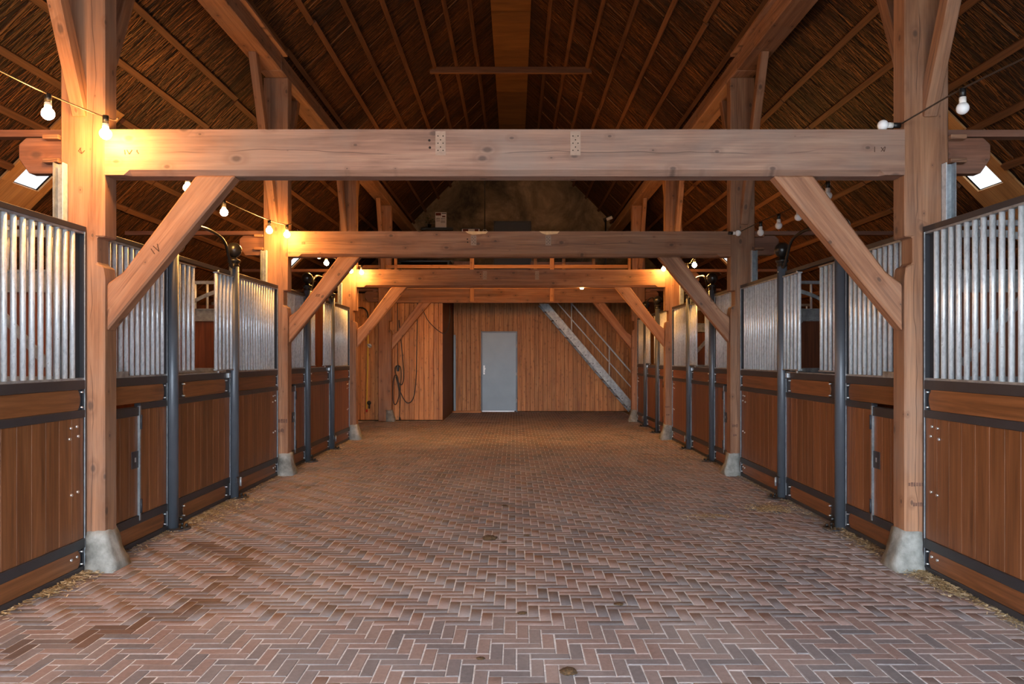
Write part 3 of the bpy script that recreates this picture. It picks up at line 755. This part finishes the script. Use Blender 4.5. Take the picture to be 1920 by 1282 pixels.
# stall partitions running from the posts to the outer walls
def partition(s, y, label):
    t = thing('stall_partition', label, 'partition', (s*4.4, y, 0), 'stall partitions')
    xa, xb = 3.06, XW-.03
    n = 14; w = (xb-xa)/n
    for k in range(n):
        for z0, z1 in ((.06, 1.25), (1.32, 1.90)):
            span('plank', t, (s*(xa+k*w+.0012), y-.014, z0), (s*(xa+(k+1)*w-.0012), y+.014, z1), M['dstall'], .002)
    for nm, z0, z1, d in (('bottom_rail', 0, .06, .05), ('middle_rail', 1.25, 1.32, .05)):
        span(nm, t, (s*xa, y-d/2, z0), (s*xb, y+d/2, z1), M['galvd'], .003)
    span('steel_beam', t, (s*xa, y-.02, 1.90), (s*xb, y+.02, 2.05), M['galvd'], .003)
    zt = lambda x: min(2.40, rz(x)-.12)
    for nm, z in (('beam_lip', 1.90), ('beam_lip', 2.042)): span(nm, t, (s*xa, y-.04, z), (s*xb, y-.02, z+.012), M['galvd'])
    span('top_rail', t, (s*xa, y-.02, 2.36), (s*5.3, y+.02, 2.40), M['galvd'], .003)
    for k in range(15):
        x = xa+.09+k*.15
        cyl('bar', t, (s*x, y, 2.205), .014, .31, M['galv'], 'Z', 10)
    pts = smooth_pts([(s*3.10, y-.034, 2.30), (s*3.45, y-.034, 2.30), (s*3.75, y-.034, 2.22), (s*4.05, y-.034, 2.06)], 6)
    vs, fs = [], []
    for p in pts:
        for dz, dy in ((-.025, -.004), (.025, -.004), (.025, .004), (-.025, .004)): vs.append((p.x-pts[0].x, dy, p.z-pts[0].z+dz))
    for k in range(len(pts)-1):
        for q in range(4): fs.append((k*4+q, k*4+(q+1) % 4, k*4+4+(q+1) % 4, k*4+4+q))
    me = bpy.data.meshes.new('arched_strap'); me.from_pydata(vs, [], fs); me.update(); me.materials.append(M['galvd']); put('arched_strap', me, M['galvd'], t, pts[0])
    beam2('diagonal_strap', t, (s*3.15, y-.03, 1.40), (s*3.62, y-.03, 1.92), .008, .06, M['galvd'], .001)
    return t
for s in (-1, 1):
    for i in range(3):
        if i == 2 and s < 0: continue
        partition(s, PY[i]+.10, 'wood and steel stall partition behind the %s %s post' % (ORD[i], SIDE[s]))
sp = thing('stall_end_wall', 'solid board end of the left stall row behind the third post', 'partition', (-4.4, PY[2]+.1, 0))
for k in range(20):
    w = (XW-.03-3.05)/20; span('plank', sp, (-(3.05+k*w+.001), PY[2]+.085, 0), (-(3.05+(k+1)*w-.001), PY[2]+.115, 2.38), M['dstall'], .002)
span('cap_rail', sp, (-3.05, PY[2]+.07, 2.38), (-5.3, PY[2]+.13, 2.43), M['galvd'])

# ------------------------------------------------------------------ back of the barn
YL = 17.10; XL = -1.58
wb = struct(span('wall_back', None, (XL-.2, YB+.02, 0), (XW, YB+.06, 2.92), M['hole']), 'pine-clad back wall with a steel door and stair', 'wall')
def clad(parent, x0, x1, y, w=.114, z1=2.92, skip=None):
    x = x0; k = 0
    while x < x1-.01:
        xe = min(x+w, x1)
        if skip and x+.02 > skip[0] and xe-.02 < skip[1]:
            span('cladding_board', parent, (x+.0025, y-.022, skip[2]), (xe-.0025, y, z1), M['pineZ'], .004)
        else: span('cladding_board', parent, (x+.0025, y-.022, .02), (xe-.0025, y, z1), M['pineZ'], .004)
        x = xe
DX0, DX1, DZ = .068+(902-965)*YB/FPX, .068+(970-965)*YB/FPX, CAMH+(670-621)*YB/FPX
clad(wb, XL+.02, DX0, YB+.02); clad(wb, DX0, DX1, YB+.02, (DX1-DX0)/8, 2.92, (DX0-.01, DX1+.01, DZ)); clad(wb, DX1, XW-.02, YB+.02)
wl_ = struct(span('wall_partition', None, (-XW, YL+.02, 0), (XL-.02, YL+.08, 2.92), M['hole']), 'pine-clad partition left of the back door behind the farthest post', 'wall')
clad(wl_, -XW+.02, XL, YL+.02, .112)
ws = struct(span('wall_recess', None, (XL-.03, YL+.02, .0), (XL, YB, 2.92), M['dstall']), 'dark brown return wall of the pine partition', 'wall')  # wall stands in shadow; that shade is put into the darker brown boards
d1 = bpy.data.objects.new('door_1', None); C.objects.link(d1); d1.location = ((DX0+DX1)/2, YB, 0); struct(d1, 'blue-grey steel door in the pine back wall', 'door')
span('door_leaf', d1, (DX0+.035, YB-.03, .03), (DX1-.035, YB+.012, DZ-.035), M['doorp'], .004)
for a, b in ((DX0, DX0+.035), (DX1-.035, DX1)): span('door_frame', d1, (a, YB-.035, 0), (b, YB+.018, DZ), M['column'])
span('door_frame', d1, (DX0, YB-.036, DZ-.035), (DX1, YB+.018, DZ), M['column'])
span('bottom_strip', d1, (DX0+.03, YB-.04, .008), (DX1-.08, YB-.01, .034), M['alu'])  # white gap under the door, its light put in as a pale strip
hp = box('handle_plate', d1, (DX0+.082, YB-.033, 1.12), (.04, .008, .24), M['galv'], None, .003)
cyl('handle', hp, (DX0+.095, YB-.065, 1.15), .028, .05, M['galv'], 'Y', 14)
cyl('keyhole', hp, (DX0+.082, YB-.040, 1.05), .009, .006, M['hole'], 'Y', 10)
for z in (.3, 1.0, 1.75): cyl('hinge', d1, (DX1-.03, YB-.036, z), .010, .10, M['galv'], 'Z', 8)
tag(span('steel_jamb_strip', None, (-1.555, YB-.04, .0), (-1.50, YB-.008, 2.05), M['doorp']), 'narrow blue-grey steel strip in the corner left of the back door', 'strip')
tag(span('timber_sill', None, (-1.57, YB-.34, .0), (DX0+.02, YB-.23, .045), M['pineX'], .004), 'pale timber sill lying at the foot of the back wall', 'board')
# stair
st = thing('steel_stair', 'galvanised steel stair rising left along the pine back wall', 'stair', (1.9, 19.4, 0))
YS = 19.05
b0, b1 = (3.06, .0), (.66, 2.82)
sl = (b1[1]-b0[1])/(b0[0]-b1[0]); ang = math.atan2(2.82, 2.40)
for y in (YS, YS+.72):
    pts = [(3.10, 0), (3.10, .27), (.93, 2.82), (.69, 2.82)]
    sg = prism('stringer', st, pts, 'XZ', y-.004, y+.004, M['galvd'])
    beam2('stringer_flange', sg, (3.09, y+.035, .01), (.69, y+.035, 2.83), .07, .007, M['galvd'], 0)
    beam2('stringer_flange', sg, (3.09, y+.035, .275), (.93, y+.035, 2.815), .07, .007, M['galvd'], 0)
for k in range(12):
    z = .22*(k+1); x = 3.06-(z)/2.82*2.40+.13; span('tread', st, (x-.10, YS+.005, z-.018), (x+.11, YS+.715, z+.002), M['galvd'])
    for dx in (-.05, .03): cyl('tread_bolt', st, (x+dx-.03, YS-.009, z-.03), .012, .012, M['hole'], 'Y', 8)
def pz(px, py): v = pxw(px, py, YS+.02); return (v[0], YS+.02, v[1])
tube('handrail', st, [pz(1068, 564.5), pz(1079, 577), pz(1181, 695), pz(1190, 705.5)], .021, M['galv'], 8)
tube('knee_rail', st, [pz(1042, 564), pz(1053, 577), pz(1181, 723), pz(1190, 733)], .015, M['galv'], 8)
for px, ya, yb in ((1071.5, 568, 636), (1142.5, 650, 714)): tube('baluster', st, [pz(px, ya), pz(px, yb)], .019, M['galv'], 8)
# loft
loft = struct(bpy.data.objects.new('loft_floor', None), 'board loft floor behind the farthest beam', 'floor'); C.objects.link(loft)
k = 0; x = -5.0
while x < 5.0:
    span('floor_plank', loft, (x+.001, PY[3]+PD+.005, 2.955), (x+.199, YG-.01, 3.0), M['battenY']); x += .2
jy = PY[3]+PD+.005
rl = thing('loft_railing', 'pine railing along the loft edge above the farthest beam', 'railing', (0, PY[3]-.03, 3.0))
yr = PY[3]-.032
for px in (885, 1035):
    xa, za = pxw(px-4, 483, yr); xb, zb = pxw(px+4, 565, yr); span('railing_post', rl, (xa, yr-.02, zb), (xb, yr+.03, za+.12), M['pineZ'], .003)
for px in (742, 1180):
    xa, za = pxw(px-2.5, 483, yr); xb, zb = pxw(px+2.5, 545, yr); span('railing_post', rl, (xa, yr-.02, 3.0), (xb, yr+.03, za+.12), M['pineZ'], .003)
xa, za = pxw(742, 496.5, yr+.05); xb, zb = pxw(1181, 503, yr+.05); span('top_rail', rl, (xa, yr+.03, zb), (xb, yr+.075, za), M['pineX'], .003)
xa, za = pxw(672, 497, yr+.05); xb, zb = pxw(740, 503, yr+.05); span('top_rail', rl, (xa, yr+.03, zb), (xb, yr+.075, za), M['pineX'], .003)
tag(span('edge_board', None, (-2.6, PY[3]-.012, BZ1+.002), (2.6, PY[3]+.12, BZ1+.05), M['pineX'], .003), 'pale edge board lying on top of the farthest beam', 'board')
YW = YG-.012
def wxz(px, py, y=YW): return pxw(px, py, y)
d2 = bpy.data.objects.new('door_2', None); C.objects.link(d2); a = wxz(926, 415); b = wxz(996, 415); d2.location = ((a[0]+b[0])/2, YW, 3.0); struct(d2, 'dark door in the plaster gable wall up in the loft', 'door')
span('door_leaf', d2, (a[0]+.05, YW-.03, 3.0), (b[0]-.05, YW, a[1]-.05), M['ddoor'])
for q0, q1 in ((a[0], a[0]+.05), (b[0]-.05, b[0])): span('door_frame', d2, (q0, YW-.05, 3.0), (q1, YW+.005, a[1]), M['ddoor'])
span('door_frame', d2, (a[0], YW-.05, a[1]-.05), (b[0], YW+.005, a[1]), M['ddoor'])
# poster: image block, text lines
p = wxz(816.3, 398); q = wxz(837, 427)
po = tag(span('poster', None, (p[0], YW-.004, q[1]), (q[0], YW+.004, p[1]), M['paper']), 'white printed poster on the plaster gable wall in the loft', 'poster')
for (x0, x1, y0, y1, mt) in ((817, 827, 399, 404, 'print'), (828, 836.5, 399.2, 400.8, 'frame'), (829, 835, 404.5, 407, 'print'), (818, 825, 408.6, 411.5, 'grey'), (826.5, 835, 408.6, 411.5, 'grey'), (818, 825, 413, 415, 'grey'), (826.5, 835, 413, 418, 'grey')):
    a = wxz(x0, y0); b = wxz(x1, y1); span('print_block', po, (a[0], YW-.006, b[1]), (b[0], YW-.003, a[1]), M[mt])
a = wxz(864.5, 427.5); b = wxz(901, 446)
pf = thing('picture_frame', 'black picture frame leaning low on the loft gable wall', 'picture', ((a[0]+b[0])/2, YW, b[1]))
span('print', pf, (a[0]+.02, YW-.010, b[1]+.02), (b[0]-.02, YW, a[1]-.02), M['paper'])
for r0, r1 in (((a[0], b[1]), (a[0]+.025, a[1])), ((b[0]-.025, b[1]), (b[0], a[1])), ((a[0], a[1]-.025), (b[0], a[1])), ((a[0], b[1]), (b[0], b[1]+.025))):
    span('frame_side', pf, (r0[0], YW-.02, r0[1]), (r1[0], YW, r1[1]), M['frame'])
for (x0, x1) in ((868, 878), (890, 897)):
    c0 = wxz(x0, 429.5); c1 = wxz(x1, 437); span('photo', pf, (c0[0], YW-.013, c1[1]), (c1[0], YW-.009, c0[1]), M['print'])
a = wxz(790, 427.5, YW-.1); b = wxz(849, 432, YW-.1)
sh = tag(span('wall_shelf', None, (a[0], YW-.2, b[1]), (b[0], YW+.01, a[1]), M['frame']), 'narrow dark wall shelf below the loft poster', 'shelf')
pl = thing('potted_plant', 'small dark trailing plant on the loft wall shelf', 'plant', (wxz(806, 427)[0], YW-.1, a[1]))
lathe('pot', pl, (pl.location.x, YW-.1, a[1]), [(.04, 0), (.055, .10), (.058, .10)], M['frame'], 14)
vs, fs = [], []
for k in range(70):
    c = Vector((random.gauss(0, .10), random.gauss(0, .05), .12+abs(random.gauss(0, .11)))); d_ = Vector((random.uniform(-1, 1), random.uniform(-1, 1), random.uniform(-.4, 1))).normalized()*.05; e_ = d_.cross(Vector((0, 0, 1))).normalized()*.018
    n_ = len(vs); vs += [tuple(c), tuple(c+d_*.5+e_), tuple(c+d_), tuple(c+d_*.5-e_)]; fs.append((n_, n_+1, n_+2, n_+3))
me = bpy.data.meshes.new('foliage'); me.from_pydata(vs, [], fs); me.update(); fo = put('foliage', me, M['leaf'], pl, pl.location); fo['kind'] = 'stuff'
# hanging line with ring, black stand with lamp head
hl = thing('hanging_rope', 'dark rope with a ring hanging from the roof before the loft door', 'rope', (*wxz(909, 365, 19.5)[:1], 19.5, 4.6))
p0 = wxz(909, 320, 19.5); p1 = wxz(909, 430, 19.5)
tube('rope', hl, [(p0[0], 19.5, rz(p0[0])), (p1[0], 19.5, p1[1])], .014, M['cable'], 6)
tube('ring', hl, [(p1[0]+.05*math.cos(a_), 19.5, p1[1]-.05+.05*math.sin(a_)) for a_ in [2*math.pi*k/16 for k in range(17)]], .009, M['galvd'], 6)
a = wxz(1135.5, 412, 19.9)
fl = thing('floodlight_stand', 'slim black pole with small floodlight right of the loft door', 'lamp', (a[0], 19.9, 3.0))
cyl('pole', fl, (a[0], 19.9, (3.0+a[1])/2), .022, a[1]-3.0, M['frame'], 'Z', 10)
box('lamp_head', fl, (a[0]+.10, 19.88, a[1]+.03), (.16, .08, .08), M['paper'], (0, -.4, 0), .01)
box('lamp_hood', fl, (a[0]+.06, 19.92, a[1]+.03), (.24, .04, .11), M['frame'], (0, -.4, 0), .008)
# loft furniture glimpsed between the beams
tb = thing('loft_table', 'low black table standing in the loft behind the railing', 'table', (-2.1, 19.0, 3.0))
span('table_top', tb, (-2.85, 18.7, 3.84), (-1.55, 19.3, 3.88), M['frame'])
for x in (-2.8, -1.6):
    for y in (18.75, 19.25): span('leg', tb, (x-.02, y-.02, 3.0), (x+.02, y+.02, 3.84), M['frame'])
cbn = thing('loft_cabinet', 'low red-brown wooden cabinet in the loft beside the table', 'cabinet', (-1.35, 19.4, 3.0))
span('body', cbn, (-1.5, 19.2, 3.0), (-1.05, 19.6, 3.93), M['stallZ'], .006)
for x0 in (-1.49, -1.272): span('cabinet_door', cbn, (x0, 19.185, 3.05), (x0+.213, 19.2, 3.88), M['stallZ'], .004)
pn = thing('loft_low_screen', 'low orange board screen in the loft right of the dark door', 'screen', (1.4, 19.3, 3.0))
span('screen_board', pn, (.48, 19.32, 3.0), (2.2, 19.35, 3.92), M['stallX'])
for px in (1004, 1057, 1113):
    x = pxw(px, 0, 19.27)[0]; span('screen_post', pn, (x-.04, 19.27, 3.0), (x+.04, 19.32, 4.0), M['pineZ'])
# ------------------------------------------------------------------ hoses and cables on the left partition
YP = YL-.03
def pp(px, py, y=YP): v = pxw(px, py, y); return (v[0], y, v[1])
hz = thing('water_hose', 'yellow hose with red tip on the pine partition beyond the third post', 'hose', pp(689, 771))
tube('hose', hz, smooth_pts([pp(690, 598), pp(690, 640), pp(689, 700), pp(688, 740), pp(687.5, 767)], 6), .016, M['hosey'], 8)
tube('swivel_pipe', hz, smooth_pts([pp(672, 577), pp(680, 577), pp(687, 582), pp(690, 590), pp(690, 600)], 6), .016, M['rubber'], 8)
cyl('hose_tip', hz, pp(687.5, 770), .022, .06, M['red'], 'Z', 10)
vv = thing('wall_valve', 'round grey valve on the pine partition beside the yellow hose', 'valve', pp(693, 648))
cyl('flange', vv, pp(693, 648), .045, .03, M['galv'], 'Y', 16); box('lever', vv, (pp(693, 648)[0], YP-.03, pp(693, 648)[2]), (.11, .012, .03), M['galvd'], (0, .6, 0))
v2_ = thing('hose_nozzle', 'round black fitting low on the partition beside the red hose tip', 'fitting', pp(692, 755))
lathe('ball', v2_, pp(692, 755), [(max(.002, .05*math.sin(math.pi*j/10)), -.05*math.cos(math.pi*j/10)) for j in range(11)], M['rubber'], 16); cyl('spout', v2_, pp(692.5, 762), .022, .09, M['rubber'], 'Z', 10)
YQ = YL-.05
ex = thing('extension_cable', 'looped black cable with switch box hanging beside the farthest left post', 'cable', pp(745, 690, YQ))
tube('cable_run', ex, smooth_pts([pp(745.5, 560, YQ), pp(745.5, 620, YQ), pp(746, 684, YQ)], 5), .010, M['cable'], 6)
box('switch_box', ex, pp(746, 690, YQ), (.06, .06, .14), M['rubber'], None, .012)
tube('cable_loop', ex, smooth_pts([pp(748, 600, YQ), pp(753, 650, YQ), pp(757, 700, YQ), pp(754, 720, YQ), pp(747, 716, YQ), pp(741, 695, YQ), pp(743, 686, YQ), pp(750, 687, YQ), pp(752, 700, YQ), pp(751, 723, YQ)], 6), .011, M['cable'], 6)
tube('cable_loop', ex, smooth_pts([pp(742, 706, YQ), pp(747, 725, YQ), pp(748, 742, YQ), pp(742, 758, YQ), pp(737, 750, YQ), pp(737, 720, YQ), pp(740, 705, YQ), pp(745, 706, YQ), pp(751, 735, YQ), pp(763, 755, YQ), pp(775, 746, YQ), pp(780, 710, YQ), pp(782, 640, YQ), pp(783, 545, YQ)], 6), .011, M['cable'], 6)
tube('tail', ex, smooth_pts([pp(751, 723, YQ), pp(750, 760, YQ), pp(749, 786, YQ)], 5), .009, M['cable'], 6)
cyl('plug', ex, pp(749.5, 785, YQ), .02, .07, M['rubber'], 'Z', 8)
wr = tag(tube('slack_wire', None, smooth_pts([pp(792, 579, YQ), pp(805, 604, YQ), pp(832, 625, YQ), pp(843, 605, YQ), pp(843, 572, YQ)], 6), .008, M['cable'], 6), 'thin slack wire drooping across the pine partition top', 'wire')

# ------------------------------------------------------------------ string lights
GL = [(max(.002, .037*math.sin(math.pi*j/9)), -.037*math.cos(math.pi*j/9)) for j in range(10)]
def string(label, pts, bulbs, lit, loc):
    t = thing('string_light', label, 'string lights', loc, 'festoon string lights')
    tube('cable', t, smooth_pts(pts, 6), .006, M['wire'], 6)
    for (x, y, z, tilt) in bulbs:
        # z = centre of the globe
        if tilt:     # bulb lying on its side
            sk = cyl('socket', t, (x-tilt*.090, y, z), .019, .055, M['rubber'], 'X', 12); cyl('neck', sk, (x-tilt*.047, y, z), .020, .038, M['neck'], 'X', 12)
        else:
            sk = cyl('socket', t, (x, y, z+.092), .019, .055, M['rubber'], 'Z', 12); cyl('neck', sk, (x, y, z+.047), .020, .038, M['neck'], 'Z', 12)
        lathe('bulb', sk, (x, y, z), GL, M['lit' if lit else 'off'], 14, 'bulb%d' % lit)
XS = 2.755
def sl(s, px, py, X=XS):
    y = (X-s*CAMX)*FPX/abs(px-965); return (s*X, y, CAMH+(670-py)*y/FPX)
lb = [sl(-1, 90, 213)]
b0_ = [(-XS, 2.3, 2.90, 0), (-XS, 3.05, 2.86, 0), (-XS, 3.8, 2.88, 0), (*lb[0], 0), (-2.63, PY[0]-.15, 2.925, 0)]
string('lit festoon lights on the left reaching the nearest left post', [(-XS, .6, 3.03), (-XS, 2.3, 3.03), (-XS, 3.05, 2.99), (-XS, 3.8, 3.01), (lb[0][0], lb[0][1], lb[0][2]+.119), (-2.66, PY[0]-.05, 3.055), (-2.60, PY[0]-.05, 3.06)], b0_, 1, (-XS, 3.5, 2.9))
l1 = [sl(-1, 352, 352), sl(-1, 420, 398), sl(-1, 505, 432), (-2.685, PY[1]-.15, 2.935)]
string('lit festoon lights between the nearest and second left posts', [(-2.62, PY[0]+.2, 3.06)]+[(b[0], b[1], b[2]+.119) for b in l1]+[(-2.66, PY[1]-.05, 3.08)], [(*b, 0) for b in l1], 1, (-XS, 7, 2.9))
l2 = [sl(-1, 598, 480), sl(-1, 612, 493), sl(-1, 658, 508), (-2.60, PY[2]-.15, 2.93)]
string('lit festoon lights between the second and third left posts', [(-2.66, PY[1]+.2, 3.05)]+[(b[0], b[1], b[2]+.119) for b in l2]+[(-2.58, PY[2]-.05, 3.07)], [(*b, 0) for b in l2], 1, (-XS, 11, 2.9))
r0_ = [(XS, 2.3, 2.92), (XS, 3.05, 2.88), (XS, 3.78, 2.90), sl(1, 1805, 203)]
string('unlit festoon lights on the right reaching the nearest right post', [(XS, .6, 3.05)]+[(b[0], b[1], b[2]+.119) for b in r0_]+[(2.69, PY[0]-.02, 3.035)], [(*b, 0) for b in r0_]+[(2.585, PY[0]+.03, 3.036, -1)], 0, (XS, 3.5, 2.9))
r1_ = [sl(1, 1552, 367), sl(1, 1497, 407), sl(1, 1460, 423), sl(1, 1426, 436)]
string('unlit festoon lights between the nearest and second right posts', [(2.70, PY[0]+.17, 3.03)]+[(b[0], b[1], b[2]+.119) for b in r1_]+[(2.85, PY[1]-.02, 3.00)], [(*b, 0) for b in r1_]+[(2.80, PY[1]-.045, 2.97, 1)], 0, (XS, 7, 2.9))
r2_ = [sl(1, 1302, 497), sl(1, 1289, 508), (2.66, PY[2]-.15, 2.99)]
string('lit festoon lights between the second and third right posts', [(2.70, PY[1]+.2, 3.05)]+[(b[0], b[1], b[2]+.119) for b in r2_]+[(2.72, PY[2]-.03, 3.10)], [(*b, 0) for b in r2_], 1, (XS, 11, 2.9))

yb3 = PY[2]+PD+.05
b3 = [(-2.2+.73*k, yb3, 2.80+.03*math.cos(k*2.1), 0) for k in range(7)]; b3[5] = (1.27, yb3, 2.705, 0)
string('lit festoon lights along the back of the third tie beam', [(-2.6, yb3, 2.97)]+[(b[0], b[1], b[2]+.119) for b in b3]+[(2.6, yb3, 2.97)], b3, 1, (0, yb3, 2.8))

# ------------------------------------------------------------------ straw, manure, floor litter
def straw(name, label, spots, n, parent=None):
    vs, fs, rr = [], [], []
    for k in range(n):
        sp_ = random.choice(spots); x, y, z = sp_(); L = random.uniform(.012, .06); a = random.uniform(0, math.pi); w = random.uniform(.0015, .0035)
        if random.random() < .35: L, w = random.uniform(.006, .016), random.uniform(.004, .008)
        d_ = Vector((math.cos(a), math.sin(a), random.uniform(-.15, .15)))*L/2; e_ = Vector((-math.sin(a), math.cos(a), random.uniform(-.4, .4)))*w
        c = Vector((x, y, z+.003)); n_ = len(vs); vs += [c-d_-e_, c-d_+e_, c+d_+e_, c+d_-e_]; fs.append((n_, n_+1, n_+2, n_+3)); rr.append(random.random())
    o = mesh_np(name, np.array([tuple(v) for v in vs]), np.array(fs), M['straw'], parent, {'rnd': rr}); o['kind'] = 'stuff'; o['label'] = label; o['category'] = 'straw'
    return o
def along(s, y0, y1, sp_=.05, h=.012):
    def f():
        x = s*(FX-.03-abs(random.gauss(0, sp_))); return (x, random.uniform(y0, y1), random.uniform(0, h))
    return f
for s in (-1, 1):
    straw('loose_straw', 'straw and chaff along the foot of the %s stall fronts' % SIDE[s], [along(s, 2.8, 5.05, .04), along(s, 4.5, 5.06, .07, .02), along(s, 5.25, 9.1), along(s, 9.3, 13.1, .05)] + ([along(s, 5.9, 7.9, .16, .01), along(s, 6.3, 7.7, .12), along(s, 6.4, 7.7, .22, .008), along(s, 10.5, 12, .2)] if s < 0 else [along(s, 5.2, 6.3, .07, .02)]), 4600)
def blob(cx, cy, sx, sy, h=.006):
    return lambda: (random.gauss(cx, sx), random.gauss(cy, sy), random.uniform(0, h))
def fl_(px, py): y = FPX*CAMH/(py-670); return (CAMX+(px-965)*y/FPX, y)
a = fl_(1440, 955); straw('straw_patch', 'brown straw patch beside the right gate column', [blob(a[0]+.03, a[1], .10, .09, .02)], 900)
a = fl_(1330, 968); b = fl_(1260, 857); straw('scattered_chaff', 'thin chaff scattered over the right side of the aisle', [blob(a[0], a[1], .14, .05), blob(b[0], b[1], .22, .12)], 420)
for (px, py, sz, lab) in ((917, 1011, .042, 'largest brown manure clump in the middle of the aisle'), (979, 1150, .022, 'small tan manure clump nearest the camera on the aisle centre line'), (945, 1017, .018, 'flat manure crumb just right of the largest clump'), (988, 1004, .02, 'manure crumb right of and beyond the largest clump'), (1065, 1262, .03, 'flat manure clump at the bottom edge of the picture'), (946, 948, .022, 'distant manure clump beyond the largest one'), (1160, 1133, .022, 'manure smear right of the aisle centre line'), (901, 1235, .016, 'tiny manure crumb low left of the aisle centre')):
    x, y = fl_(px, py); bm = bmesh.new(); bmesh.ops.create_icosphere(bm, subdivisions=3, radius=1)
    rr = random.Random(px)
    from mathutils import noise as mn
    flat = .28 if sz < .03 else .5
    for v in bm.verts:
        d_ = 1+.45*mn.noise(v.co*2.3+Vector((px, py, 0)))+.2*mn.noise(v.co*6+Vector((px, 0, py))); v.co = Vector((v.co.x*d_*sz*1.25, v.co.y*d_*sz, (v.co.z*d_*flat+flat*.5)*sz))
        v.co.z = max(v.co.z, -.001)
    me = bm_mesh(bm, 'manure_clump', True); o = put('manure_clump', me, M['dung'], None, (x, y, .001)); tag(o, lab, 'manure', 'manure on the floor')
